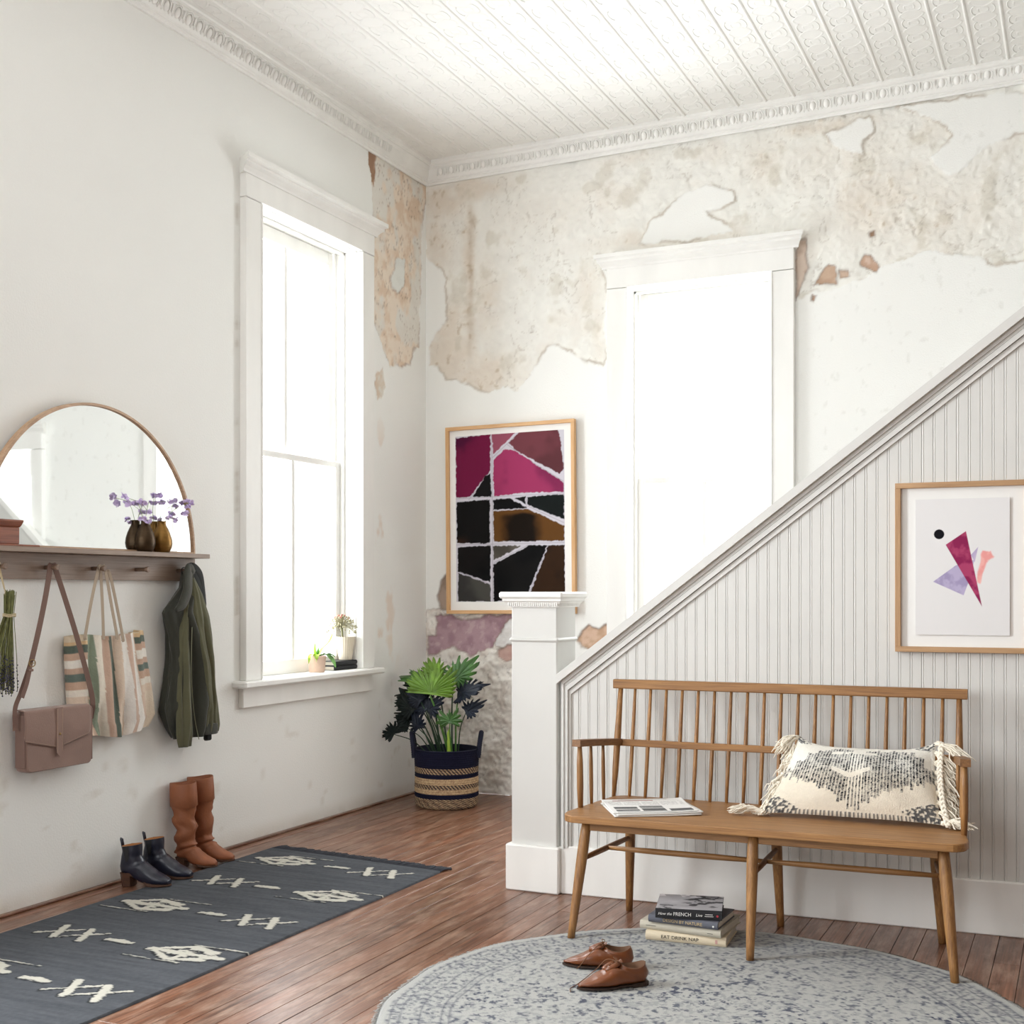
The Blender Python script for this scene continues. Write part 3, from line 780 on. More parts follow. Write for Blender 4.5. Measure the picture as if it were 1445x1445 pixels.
def at(b, t, z): f = z / .425; return Vector((b[0] + (t[0] - b[0]) * f, b[1] + (t[1] - b[1]) * f, z))
mids = []
for i in range(3):
    a = at(*legs[i], .292); b = at(*legs[i + 3], .292); a.z = .285; b.z = .297
    part('stretcher', MB().tube([a, a.lerp(b, .3), a.lerp(b, .7), b], [.0085, .0105, .0105, .0085], 10), M_oaky, bench, world=False)
    mids.append(a.lerp(b, .5))
for i in range(2):
    part('stretcher', MB().tube([mids[i], mids[i].lerp(mids[i + 1], .3), mids[i].lerp(mids[i + 1], .7), mids[i + 1]], [.0075, .0105, .0105, .0075], 10, flat=(1, 1.1)), M_oak, bench, world=False)
yb, yt, zt = .450, .520, .880
for i in range(21):
    x = .016 + .0639 * i; big = i in (0, 20)
    xt = x + .004 if not big else (.024 if i == 0 else 1.290)
    pts = [Vector((x, yb, .440)).lerp(Vector((xt, yt, zt)), f) for f in (0, .25, .55, .8, 1)]
    rad = [.0075, .0125, .0135, .011, .0095] if big else [.0058, .0076, .0078, .0066, .0055]
    part('back_post' if big else 'spindle', MB().tube(pts, rad, 10), M_oakz, bench, world=False)
mb = MB(); a, b = -.004, 1.318
prof = [(.507, .866), (.503, .870), (.503, .898), (.508, .902), (.532, .902), (.537, .898), (.537, .870), (.533, .866)]
mb.loft([[(a + .003, .52 + (y - .52) * .8, .884 + (z - .884) * .85) for y, z in prof], [(a, y, z) for y, z in prof], [(a + .05, y, z) for y, z in prof], [(b - .05, y, z) for y, z in prof], [(b, y, z) for y, z in prof], [(b - .003, .52 + (y - .52) * .8, .884 + (z - .884) * .85) for y, z in prof]], True, (True, True), False)
part('top_rail', mb, M_oak, bench, world=False)
ym = yb + (yt - yb) * .5
part('mid_rail', MB().box((.02, ym - .012, .643), (1.29, ym + .010, .669), bev=.003), M_oak, bench, world=False)
for s in (0, 1):
    fx = (lambda x: x) if s == 0 else mir
    pts = [(fx(-.020), .118, .6905), (fx(-.012), .20, .684), (fx(.010), .34, .672), (fx(.030), .47, .6595)]
    mb = MB(); mb.tube(spline(pts, 4), 1, 4, flat=(.0125, .0165), up=(0, 0, 1), smooth=False); part('arm', mb, M_oaky, bench, world=False)
    for j, (x, y, zt_) in enumerate(((-.016, .145, .680), (-.004, .235, .674), (.014, .325, .666))):
        r = [.0095, .0125, .012, .0085] if j == 0 else [.0058, .0078, .0076, .0058]
        pp = [Vector((fx(x + .002), y + .004, .440)).lerp(Vector((fx(x), y, zt_)), f) for f in (0, .35, .7, 1)]
        part('arm_post', MB().tube(pp, r, 10), M_oakz, bench, world=False)
MBN = Matrix.Translation(BLOC) @ Matrix.Rotation(BR, 4, 'Z')

# ---- round rug -----------------------------------------------------------
def rug_round():
    cx, cy, RR = 2.78, -3.345, .965
    nr, na = 260, 760
    rr = np.linspace(0, 1, nr); aa = np.linspace(0, 2 * pi, na + 1)
    A, Q = np.meshgrid(aa, rr)
    edge = RR * (1 + .006 * np.sin(7 * A + 1) + .004 * np.sin(17 * A))
    X = Q * edge * np.cos(A); Y = Q * edge * np.sin(A)
    Xw = X * 1; Yw = Y * 1
    base = linn([.71, .71, .695]); blue = linn([.27, .29, .36])
    n = fbm(Xw * 46, Yw * 46, 301, 3); n2 = fbm(Xw * 85, Yw * 85, 302, 3); fade = fbm(Xw * 3, Yw * 3, 303, 3)
    # little sprig motif: repeated marks on a jittered lattice
    g = 17.; gx, gy = Xw * g, Yw * g; ix, iy = np.floor(gx), np.floor(gy)
    jx = _hash(ix, iy, 311); jy = _hash(ix, iy, 312); ang = _hash(ix, iy, 313) * 6.28
    dx = gx - ix - (.35 + .3 * jx); dy = gy - iy - (.35 + .3 * jy)
    ra = np.hypot(dx, dy); th = np.arctan2(dy, dx) + ang
    motif = sstep(.36, .20, ra / (.75 + .35 * np.cos(5 * th)))
    m = np.clip(motif * sstep(.42, .56, n2), 0, 1)
    fl = sstep(.58, .70, n) * sstep(.40, .55, n2)
    inner = sstep(.80, .76, Q)
    c = np.broadcast_to(base, X.shape + (3,)).copy() * (1 + .12 * (n2 - .5))[..., None]
    c = mixc(c, blue, inner * np.clip(.60 * m + .80 * fl + .34 * sstep(.45, .6, n2), 0, 1) * (.45 + .80 * fade))
    # border: fine diamond key pattern and ruled lines
    T = A * 46; Rr = (Q - .88) / .045
    dia = sstep(.25, .10, np.abs(np.abs((T / 1.0) % 2 - 1) - np.abs(Rr % 2 - 1)))
    bd = sstep(.77, .80, Q) * sstep(.975, .96, Q)
    c = mixc(c, blue, bd * (.50 * dia * sstep(.3, .6, n2) + .38 * sstep(.42, .6, n2)))
    for q in (.775, .80, .865, .925, .955): c = mixc(c, blue, .55 * np.exp(-((Q - q) / .0035) ** 2) * (.4 + fade))
    c = mixc(c, linn([.70, .70, .69]), sstep(.972, .985, Q) * .8)
    Z = np.where(Q > .992, .0, .0085 + .0006 * (n2 - .5)); Z[-2] = .006
    P = np.stack([X, Y, Z], -1)
    th_ = thing('round_rug', 'round faded blue and cream patterned rug under the bench legs', 'rug', (cx, cy, 0))
    o = np_grid_obj('rug_field', P[:, ::-1], c[:, ::-1], np.ones((nr - 1, na), bool), M_rug, th_)
    mb = MB(); rg = random.Random(4)
    for k in range(760):
        a = 2 * pi * k / 760 + rg.uniform(-.003, .003); r0 = RR * (1 + .006 * sin(7 * a + 1) + .004 * sin(17 * a)) - .006; L = rg.uniform(.008, .020); sk = rg.uniform(-.4, .4)
        p0 = (r0 * cos(a), r0 * sin(a), .006); p1 = ((r0 + L) * cos(a + sk * L), (r0 + L) * sin(a + sk * L), .003)
        mb.tube([p0, p1], .0015, 3)
    part('fringe', mb, M_rugfringe, th_, world=False, kind='stuff')
    return th_
M_rug = mat('faded_flatweave', None, .95, attr=True, bump=.9, bscale=420, spec=.1, sheen=.1)
M_rugfringe = mat('rug_fringe_yarn', '9A9894', .95)
rug_round()

# ---- runner --------------------------------------------------------------
def seg_d(X, Y, a, b):
    dx, dy = b[0] - a[0], b[1] - a[1]; L = dx * dx + dy * dy + 1e-9
    t = np.clip(((X - a[0]) * dx + (Y - a[1]) * dy) / L, 0, 1); return np.hypot(X - a[0] - t * dx, Y - a[1] - t * dy)
def runner():
    FL, FR, NL, NR = (.205, -1.915), (1.190, -2.012), (.200, -4.92), (1.165, -4.98)
    nu, nv = 245, 740
    u, v = np.meshgrid(np.linspace(0, 1, nu), np.linspace(0, 1, nv))
    X = (FL[0] * (1 - u) + FR[0] * u) * (1 - v) + (NL[0] * (1 - u) + NR[0] * u) * v
    Y = (FL[1] * (1 - u) + FR[1] * u) * (1 - v) + (NL[1] * (1 - u) + NR[1] * u) * v
    X += .004 * np.sin(Y * 5 + 1) * np.abs(u - .5) * 2
    base = linn([.335, .345, .365])
    n = fbm(X * 6, Y * 60, 401, 4); n2 = fbm(X * 90, Y * 90, 402, 2)
    c = np.broadcast_to(base, X.shape + (3,)).copy() * (1 + .50 * (n - .5) + .25 * (n2 - .5))[..., None]
    rag = .010 * (fbm(X * 34, Y * 150, 403, 3) - .5) * 2
    W = np.zeros(X.shape); Dk = np.zeros(X.shape)
    def stroke(a, b, w, dark=False):
        nonlocal W, Dk
        d = seg_d(X, Y, a, b) + rag
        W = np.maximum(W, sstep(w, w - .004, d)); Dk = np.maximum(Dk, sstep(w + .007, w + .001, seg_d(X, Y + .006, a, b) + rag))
    def hole(a, b, w):
        nonlocal W
        W = np.minimum(W, 1 - sstep(w, w - .003, seg_d(X, Y, a, b) + rag))
    def diamond(cx, cy, f):
        s = .95
        for sg in (-1, 1):
            stroke((cx - .125 * s, cy + sg * .015), (cx - .02, cy + sg * .075), .014); stroke((cx - .02, cy + sg * .072), (cx + .10, cy + sg * .045), .016)
            stroke((cx - .125, cy), (cx + .02, cy + sg * .03), .012); stroke((cx + .135, cy), (cx + .03, cy + sg * .06), .014)
        stroke((cx - .15, cy), (cx + .15, cy), .018); stroke((cx, cy - .06), (cx, cy + .06), .016)
        stroke((cx - .19, cy - .095), (cx + .05, cy - .095), .004); stroke((cx - .04, cy + .095), (cx + .20, cy + .095), .004)
        for dx, dy in ((-.065, .02), (.05, -.022), (.01, .032), (-.03, -.03), (.095, .012)): hole((cx + dx - .014, cy + dy), (cx + dx + .014, cy + dy), .0065)
    def xx(cx, cy, f=1):
        for k in (-.062, .062):
            stroke((cx + k + .030, cy - .062), (cx + k - .030, cy + .062), .0165); stroke((cx + k - .070, cy - .050), (cx + k + .070, cy + .050), .0085)
    def dash(cx, cy): stroke((cx - .055, cy), (cx + .055, cy), .013); stroke((cx - .02, cy + .006), (cx + .03, cy + .004), .018)
    y = -2.135; k = 0
    while y > -5:
        sk = lambda x: y - (x - .43) * .055
        if k % 2 == 0: diamond(.44, sk(.44), 1); dash(.735, sk(.735)); xx(.965, sk(.965))
        else: xx(.445, sk(.445)); dash(.672, sk(.672)); diamond(.985, sk(.985), 1)
        y -= .440; k += 1
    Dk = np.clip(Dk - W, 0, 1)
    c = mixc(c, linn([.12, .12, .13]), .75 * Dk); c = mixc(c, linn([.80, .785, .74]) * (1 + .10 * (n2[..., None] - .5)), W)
    Z = .0075 + .0016 * W + .0008 * (n2 - .5)
    for sl in (np.s_[:, 0], np.s_[:, -1], np.s_[0, :], np.s_[-1, :]): Z[sl] = 0
    P = np.stack([X - .70, Y + 3.4, Z], -1)
    t = thing('runner_rug', 'charcoal woven runner with cream cross and diamond motifs along the left wall', 'rug', (.70, -3.4, 0))
    np_grid_obj('woven_field', P[::-1], c[::-1], np.ones((nv - 1, nu - 1), bool), M_runner, t)
    mb = MB(); rg = random.Random(8)
    for i in range(150):
        f = (i + .5) / 150; x = FL[0] + (FR[0] - FL[0]) * f; yy = FL[1] + (FR[1] - FL[1]) * f; L = rg.uniform(.055, .085); dx = rg.uniform(.0, .04)
        mb.tube([(x, yy - .004, .005), (x + dx * .5, yy + L * .5, .009), (x + dx, yy + L, .003)], .0036, 4)
    part('fringe', mb, M_runfringe, t, kind='stuff')
M_runner = mat('charcoal_flatweave', None, .95, attr=True, bump=1, bscale=330, spec=.1, stretch=(1, 2.2, 1))
M_runfringe = mat('charcoal_fringe_yarn', '2E3038', .95)
runner()

# ---- framed pictures -----------------------------------------------------
M_frame_light = wood('light_maple_frame', 'C99864', 'DDB382', .45, axis=2, scale=3, grain=30)
M_frame_lightx = wood('light_maple_frame_rail', 'C99864', 'DDB382', .45, axis=0, scale=3, grain=30)
M_frame_oak = wood('oak_frame', 'A8825C', 'C29C74', .5, axis=2, scale=3, grain=40)
M_frame_oakx = wood('oak_frame_rail', 'A8825C', 'C29C74', .5, axis=0, scale=3, grain=40)
M_print = mat('art_print_paper', None, .85, attr=True, spec=.12)
M_mat = mat('white_mat_board', 'F0EFEC', .8)
def framed(t, W, H, fw, fd, m1, m2, art_rect, fn, nx, ny, float_paper=False):
    """local: x across, z up from the bottom-left corner, front toward -y, back at y=0"""
    for nm, a, b, m in (('frame_rail', (0, -fd, 0), (W, -.002, fw), m2), ('frame_rail', (0, -fd, H - fw), (W, -.002, H), m2),
                        ('frame_stile', (0, -fd, fw), (fw, -.002, H - fw), m1), ('frame_stile', (W - fw, -fd, fw), (W, -.002, H - fw), m1)):
        part(nm, MB().box(a, b, bev=.0012), m, t, world=False)
    part('mat_board', MB().box((fw - .002, -fd * .45, fw - .002), (W - fw + .002, -.004, H - fw + .002)), M_mat, t, world=False)
    x0, z0, x1, z1 = art_rect; yy = -fd * .45 - (.007 if float_paper else .0008)
    U_, V_ = np.meshgrid(np.linspace(0, 1, nx), np.linspace(0, 1, ny))
    P = np.stack([x0 + (x1 - x0) * U_, np.full(U_.shape, yy), z0 + (z1 - z0) * V_], -1)
    np_grid_obj('print', P, fn(U_, 1 - V_), np.ones((ny - 1, nx - 1), bool), M_print, t, smooth=False)
    if float_paper: part('paper_edge', MB().box((x0, yy + .0003, z0), (x1, yy + .0025, z1)), M_mat, t, world=False)

ART1 = [([.43, .10, .24], [.30, .07, .20], [(218,240),(445,222),(445,455),(410,490),(305,620),(218,620)]),
        ([.09, .085, .09], [.11, .10, .10], [(445,480),(447,620),(330,620),(415,490)]),
        ([.58, .31, .38], [.50, .27, .33], [(462,220),(610,212),(468,345)]),
        ([.44, .24, .27], [.36, .20, .22], [(645,212),(885,208),(900,300),(918,450),(895,485),(620,330),(572,280)]),
        ([.62, .22, .38], [.50, .17, .32], [(470,385),(545,322),(610,335),(918,545),(918,600),(640,600),(470,620)]),
        ([.07, .065, .065], [.19, .12, .08], [(220,655),(440,645),(437,920),(222,920)]),
        ([.07, .07, .075], [.09, .09, .09], [(468,645),(570,640),(680,700),(468,705)]),
        ([.07, .07, .075], [.09, .09, .09], [(610,635),(672,632),(672,672)]),
        ([.085, .10, .10], [.12, .14, .14], [(690,632),(918,622),(918,775),(690,680)]),
        ([.38, .25, .12], [.10, .07, .05], [(468,720),(690,710),(918,820),(918,912),(468,912)]),
        ([.06, .06, .065], [.09, .08, .08], [(225,950),(440,942),(440,1175),(228,1100)]),
        ([.29, .285, .27], [.22, .215, .21], [(228,1115),(440,1195),(440,1298),(228,1298)]),
        ([.36, .34, .31], [.29, .27, .25], [(465,945),(640,945),(468,1030)]),
        ([.055, .055, .06], [.08, .075, .075], [(700,945),(808,945),(690,1230),(660,1290),(465,1300),(465,1065)]),
        ([.13, .095, .08], [.20, .13, .08], [(822,945),(918,945),(922,1290),(700,1290),(712,1230)])]
def art1(u, v):
    X = 212 + u * 712; ytop = 228 - 22 * u; Y = ytop + v * (1302 - ytop)
    c = np.broadcast_to(linn([.80, .785, .82]), u.shape + (3,)).copy()
    a = fbm(u * 40, v * 55, 501, 3); wx = X + 14 * (a - .5); wy = Y + 14 * (fbm(u * 40, v * 55, 502, 3) - .5); wash = fbm(u * 3.2 + 5, v * 4.4, 503, 4)
    # pencil-thin ruling in the gutters
    for p, q in (((457, 215), (457, 1300)), ((215, 632), (920, 612)), ((215, 932), (920, 928)), ((300, 640), (447, 470)), ((462, 370), (640, 212)), ((610, 335), (918, 535)), ((560, 290), (610, 330)), ((690, 690), (918, 800)), ((468, 1050), (690, 940)), ((695, 1250), (815, 945)), ((225, 1105), (440, 1190)), ((680, 632), (680, 700))):
        c = mixc(c, linn([.62, .60, .64]), .8 * np.exp(-(seg_d(X, Y, p, q) / 2.2) ** 2))
    for i, (c1, c2, poly) in enumerate(ART1):
        m = sstep(-3.5, 2.5, poly_sd(wx, wy, poly) + 2.5); w = sstep(.38, .62, wash)
        if i == 9: w = sstep(.25, .75, np.exp(-((X - 640) / 130) ** 2) * sstep(700, 760, Y) * (.6 + .8 * fbm(u * 7, v * 10, 505)))
        if i == 5: w = sstep(.2, .0, v - 0) * 0 + sstep(860, 920, Y) * sstep(330, 220, X)
        c = mixc(c, mixc(linn(c1)[None, None] + 0 * w[..., None], linn(c2), w), m)
    return c
t = thing('framed_abstract_blocks', 'large maple-framed abstract print of plum and black blocks on the back wall', 'picture', (.172, -.012, 1.112))
t.rotation_euler = (0, R(-.45), 0); WM[t] = Matrix.Translation((.172, -.012, 1.112)) @ Matrix.Rotation(R(-.45), 4, 'Y')
framed(t, .868, 1.164, .022, .036, M_frame_light, M_frame_lightx, (.062, .075, .796, 1.105), art1, 230, 320)

def art2(u, v):
    s = 1.394 + u * .325; z = 1.592 - v * .501
    c = np.broadcast_to(linn([.905, .90, .90]), u.shape + (3,)).copy(); wash = fbm(u * 9, v * 13, 511, 4)
    def shp(poly, c1, c2, soft=.0008, op=1.0, w=0.0):
        nonlocal c
        d = poly_sd(s + w * (wash - .5), z + w * (fbm(u * 30, v * 40, 512) - .5), poly); m = sstep(-soft, soft, d) * op
        c = mixc(c, mixc(linn(c1)[None, None] + 0 * wash[..., None], linn(c2), sstep(.40, .60, wash)), m)
    shp([(1.456, 1.287), (1.534, 1.346), (1.600, 1.368), (1.577, 1.28), (1.562, 1.237)], [.73, .69, .81], [.64, .60, .74])
    shp([(1.587, 1.385), (1.612, 1.414), (1.6, 1.358)], [.76, .71, .82], [.72, .67, .80])
    shp([(1.62, 1.384), (1.628, 1.40), (1.642, 1.398), (1.655, 1.396), (1.667, 1.378), (1.655, 1.366), (1.642, 1.357), (1.617, 1.281), (1.605, 1.281)], [.95, .68, .65], [.93, .60, .58], .004, .92, .012)
    shp([(1.5, 1.423), (1.57, 1.472), (1.625, 1.196)], [.68, .27, .42], [.55, .16, .33])
    m = sstep(.0185, .0175, np.hypot(s - 1.477, (z - 1.462))); c = mixc(c, linn([.085, .085, .105]), m)
    return c
SN = Vector((-sin(SA), cos(SA), 0)); ST = Vector((cos(SA), sin(SA), 0))
p0 = Vector(S0) + ST * 1.322 - SN * .0035
t = thing('framed_triangle_print', 'oak-framed print of a burgundy triangle and black dot hanging on the beadboard', 'picture', (p0.x, p0.y, 1.027), SA)
framed(t, .468, .627, .020, .032, M_frame_oak, M_frame_oakx, (.072, .064, .397, .565), art2, 240, 340, True)

# ---- pillow --------------------------------------------------------------
M_pillow = mat('nubby_wool', None, .95, attr=True, bump=1, bscale=260, spec=.1, sheen=.2)
M_yarn = mat('cream_yarn', 'EEE6D6', .95, spec=.1, sheen=.2, vary=.08, vscale=30)
pil = thing('lumbar_pillow', 'cream woven lumbar pillow with grey zigzag stitching and tassels on the bench', 'pillow', tuple(MBN @ Vector((.965, .25, .455))), BR)
PC = Vector((0, .062, .138)); UP = Vector((0, .185, .262)).normalized(); RT = Vector((1, 0, 0)); NO = RT.cross(UP)  # NO points toward viewer (-y)
HW, HH = .272, .158
def pil_pt(u, v, side):
    a, b = u * 2 - 1, 1 - v * 2          # v=0 top
    x = a * HW * (1 - .055 * (1 - a * a) * 0 - .050 * (1 - b * b)); y = b * HH * (1 - .26 * (1 - a ** 4) * (1 if b > 0 else .15))
    x += -.02 * (b < 0) * 0
    skew = -.020 * b * a * -1
    th = .062 * max(0, (1 - abs(a) ** 3.2)) ** .75 * max(0, (1 - abs(b) ** 2.6)) ** .75
    wr = .005 * sin(9 * a + 3 * b) * (1 - b * b) + .004 * (fb1(a * 4, b * 4) - .5)
    return PC + RT * (x + a * (-b) * .022 - b * -.006 + (a < 0) * b * .022 * -a) + UP * y + NO * ((th + wr * (th > .01)) * side)
def fb1(x, y): return float(vnoise(np.array(x), np.array(y), 77))
NU, NV = 200, 120
uu, vv = np.meshgrid(np.linspace(0, 1, NU), np.linspace(0, 1, NV))
def pil_col(u, v):
    cream = linn([.905, .865, .795]) ; cream2 = linn([.93, .915, .875]); dk = linn([.20, .215, .245])
    n = fbm(u * 60, v * 40, 601, 3); c = mixc(np.broadcast_to(cream, u.shape + (3,)).copy(), cream2, sstep(.65, .35, v)); c *= (1 + .12 * (n - .5))[..., None]
    col = np.floor(u * 50); jit = _hash(col, col * 0, 611) * .06; jt2 = _hash(col, col * 0, 612) * .05
    q = np.floor(u * 15) / 15 + 1 / 30
    vb = np.interp(q, [0, .05, .2, .35, .5, .65, .8, .97, 1], [.50, .56, .66, .76, .93, .78, .68, .56, .48]) + jit - .03
    vt = np.interp(q, [0, .06, .15, .22, .3, .42, .5, .6, .8, .9, .97, 1], [.50, .42, .24, .16, .10, .10, .17, .10, .10, .22, .36, .50]) + jt2 - .02
    band = (v > vt) & (v < vb)
    gap = (np.abs(v - (.470 + .10 * (1 - np.abs(u - .46) / .13))) < .032) & (np.abs(u - .46) < .13)
    gap |= (np.abs(v - .19 - .0 * u) < .030) & (u > .30) & (u < .66) & (fbm(u * 12, v * 3, 613) > .42)
    line = np.abs((u * 50) % 1 - .5) < .36
    th = fbm(u * 50 * 1.2, v * 46, 614, 2)
    ink = band & ~gap & line
    c = mixc(c, dk, np.where(ink, np.clip(.50 + 1.1 * sstep(.42, .60, th), 0, .95) * (.55 + .6 * (vnoise(u * 260, v * 190, 616) > .45)), 0))
    cor = np.zeros(u.shape)
    for cu, cv, w, h in ((.03, .96, .17, .16), (.97, .93, .20, .14), (.05, .03, .10, .06), (.96, .04, .10, .08)):
        cor = np.maximum(cor, ((np.abs(u - cu) / w + np.abs(v - cv) / h) < 1) * 1.0)
    c = mixc(c, dk, np.where(cor > 0, .9 * sstep(.40, .55, fbm(u * 70, v * 55, 615, 2)), 0))
    e = (v > .965) & ((u * 44) % 1 < .45); c = mixc(c, dk, np.where(e, .75, 0))
    return c
Pf = np.array([[pil_pt(u, v, 1) for u in np.linspace(0, 1, NU)] for v in np.linspace(0, 1, NV)]); Cf = pil_col(uu, vv)
Pf = Pf - .0
band_relief = (Cf.mean(-1) < .35) * .002; Pf += band_relief[..., None] * np.array(NO)
Pb = np.array([[pil_pt(u, v, -1) for u in np.linspace(0, 1, 40)] for v in np.linspace(0, 1, 24)])
np_grid_obj('woven_front', Pf[::-1], Cf[::-1], np.ones((NV - 1, NU - 1), bool), M_pillow, pil)
Cb = np.broadcast_to(linn([.88, .84, .77]), Pb.shape).copy()
np_grid_obj('woven_back', Pb, Cb, np.ones((23, 39), bool), M_pillow, pil)
def strands(mb, p0, p1, sag, n, spread, r, seed, wob=.005, m=6):
    rg = random.Random(seed); p0 = Vector(p0); p1 = Vector(p1)
    for k in range(n):
        a = p0 + Vector([rg.gauss(0, spread * .25) for _ in range(3)]); b = p1 + Vector([rg.gauss(0, spread) for _ in range(3)]); w = [Vector([rg.gauss(0, wob) for _ in range(3)]) for _ in range(m + 1)]
        pts = []
        for i in range(m + 1):
            f = i / m; q = a.lerp(b, f); q.z += sag * 4 * f * (1 - f); pts.append(q + w[i] * f)
        pts = [Vector((q.x, q.y, max(q.z, r + .0005))) for q in pts]
        mb.tube(pts, [r] * m + [r * .6], 4, caps=(False, False))
def corner(u, v): return pil_pt(u, v, 0)
tz = []
for s, u in ((-1, 0), (1, 1)):
    for k in range(9):
        v = k / 8 * .96 + .02; a = corner(u, v)
        if k == 0: e = a + Vector((s * (.095 if s > 0 else .060), -.03, -.045)); n = 46; sp = .013
        elif k == 8: e = Vector((a.x + s * (.105 if s < 0 else .085), a.y - .015, .008)); n = 44; sp = .009
        else: e = a + Vector((s * (.062 if s > 0 else .030), -.012, -.075)); n = 34; sp = .014
        mb = MB(); strands(mb, a, e, .012, n, sp, .0026, 700 + k + 50 * (s > 0)); mb.sphere(a + Vector((s * .004, 0, 0)), .008, 8, 6)
        part('tassel', mb, M_yarn, pil, world=False)
    if s > 0:      # braided yarn down the right edge
        mb = MB()
        for ph in (0, 2.1, 4.2):
            pts = []
            for i in range(40):
                f = i / 39; a = corner(1, f); pts.append(a + Vector((.018 + .007 * cos(f * 40 + ph), -.012 + .005 * sin(f * 80 + ph * 2), 0)))
            pts = [Vector((q.x, q.y, max(q.z, .007))) for q in pts]
            mb.tube(pts, .0055, 6)
        part('braid', mb, M_yarn, pil, world=False)

# ---- newspaper -----------------------------------------------------------
M_paper = mat('newsprint', None, .85, attr=True)
def newspaper():
    A = Vector((.170, -.004)); ax = Vector((.270, .150)).normalized(); ay = Vector((-ax.y, ax.x)); W, H = .315, .285
    ctr = A + ax * W / 2 + ay * H / 2; w = MBN @ Vector((ctr.x, ctr.y, .4505)); ang = BR + atan2(ax.y, ax.x)
    t = thing('folded_newspaper', 'folded newspaper with photographs lying on the left end of the bench seat', 'newspaper', tuple(w), ang)
    def page(u, v):
        c = np.broadcast_to(linn([.90, .895, .885]), u.shape + (3,)).copy()
        n = fbm(u * 90, v * 120, 801, 2)
        for x0, x1, y0, y1, g in ((.06, .34, .10, .22, .32), (.06, .34, .26, .42, .30), (.38, .66, .08, .30, .30), (.38, .66, .33, .50, .42), (.70, .97, .06, .24, .28), (.06, .96, .02, .045, .12)):
            m = (u > x0) & (u < x1) & (v > y0) & (v < y1); c[m] = (linn([g] * 3)[None] * (.6 + 1.6 * n[m][:, None]))
        txt = ((v * 62) % 1 < .5) & (((u * 4.4) % 1) < .9) & (_hash(np.floor(u * 80), np.floor(v * 62), 5) > .25)
        m = txt & (v > .54) & (v < .84) & (u > .05) & (u < .96); c[m] *= .62
        m = (v > .87) & (v < .91) & (u > .12) & (u < .62); c[m] = linn([.66, .45, .42])
        m = (v > .93) & (v < .955) & (u > .2) & (u < .8); c[m] *= .5
        return c
    specs = [(0, 0, 0, 1.0, .98), (.006, .004, 1.0, .99, 1.0), (-.004, .008, -1.5, .97, .96)]
    z = 0
    for k, (dx, dy, rot, sx, sy) in enumerate(specs):
        n = 60 if k < 2 else 140
        u, v = np.meshgrid(np.linspace(0, 1, n), np.linspace(0, 1, n))
        x = (u - .5) * W * sx + dx; y = (v - .5) * H * sy + dy; c_, s_ = cos(R(rot)), sin(R(rot)); X = x * c_ - y * s_; Y = x * s_ + y * c_
        curl = .004 * np.clip(u - .55, 0, 1) ** 2 * 4 + .0022 * np.sin(v * 5 + k) * u
        Zt = .0048 * (k + 1) + curl
        P = np.stack([X, Y, Zt], -1)
        o = np_grid_obj('folded_sheet', P, page(u, v) if k == 2 else np.broadcast_to(linn([.86, .85, .835]), P.shape).copy(), np.ones((n - 1, n - 1), bool), M_paper, t)
        md = o.modifiers.new('thick', 'SOLIDIFY'); md.thickness = .004; md.offset = -1
newspaper()

# ---- books under the bench ----------------------------------------------
M_pages = mat('book_pages', 'D9D2C4', .85, vary=.08, vscale=3, stretch=(1, 1, 120))
def text(body, size, parent, loc, m, rot=(R(90), 0, 0), sx=1.0, name='lettering', shear=0):
    cu = bpy.data.curves.new(name, 'FONT'); cu.body = body; cu.size = size; cu.extrude = .0002; cu.align_x = 'CENTER'; cu.align_y = 'CENTER'; cu.shear = shear
    o = bpy.data.objects.new(name, cu); COL.objects.link(o); o.parent = parent; o.location = loc; o.rotation_euler = rot; o.scale = (sx, 1, 1); cu.materials.append(m)
    bpy.context.view_layer.update(); dg = bpy.context.evaluated_depsgraph_get(); me = bpy.data.meshes.new_from_object(o.evaluated_get(dg))
    q = bpy.data.objects.new(name, me); COL.objects.link(q); q.parent = parent; q.location = loc; q.rotation_euler = rot; q.scale = (sx, 1, 1); bpy.data.objects.remove(o); WM[q] = Matrix.Identity(4); return q
def book(label, c, rz, w, d, h, z, col, round_spine=True, group='books stacked on the floor under the bench', name='book', cat='book'):
    """spine toward local -y"""
    t = thing(name, label, cat, (c[0], c[1], z), rz, group)
    mc = mat('book_cloth', col, .7, bump=.15, bscale=200)
    th = .003
    part('cover', MB().box((-w / 2, -d / 2 + .004, 0), (w / 2, d / 2, th), bev=.0008).box((-w / 2, -d / 2 + .004, h - th), (w / 2, d / 2, h), bev=.0008), mc, t, world=False)
    mb = MB(); ring = [(-d / 2 + .006, 0), (-d / 2 + .001, h * .04), (-d / 2 - (.004 if round_spine else 0), h * .3), (-d / 2 - (.005 if round_spine else 0), h * .5), (-d / 2 - (.004 if round_spine else 0), h * .7), (-d / 2 + .001, h * .96), (-d / 2 + .006, h), (-d / 2 + .008, h - .002), (-d / 2 + .005, h * .5), (-d / 2 + .008, .002)]
    mb.loft([[(-w / 2, a, b) for a, b in ring], [(w / 2, a, b) for a, b in ring]], True, (True, True), False, flip=True)
    part('spine', mb, mc, t, world=False)
    part('page_block', MB().box((-w / 2 + .004, -d / 2 + .008, th), (w / 2 - .004, d / 2 - .005, h - th)), M_pages, t, world=False)
    return t
M_ink = mat('dark_ink', '26231F', .6); M_gold = mat('gold_foil_lettering', 'C4AE80', .5); M_whiteink = mat('white_ink', 'E8E6E2', .6); M_red = mat('red_logo_ink', 'B03540', .6)
def mid(a, b, d, rz): # centre from front corners
    m = (Vector(a) + Vector(b)) / 2; n = Vector((-sin(rz), cos(rz))); return m + n * d / 2
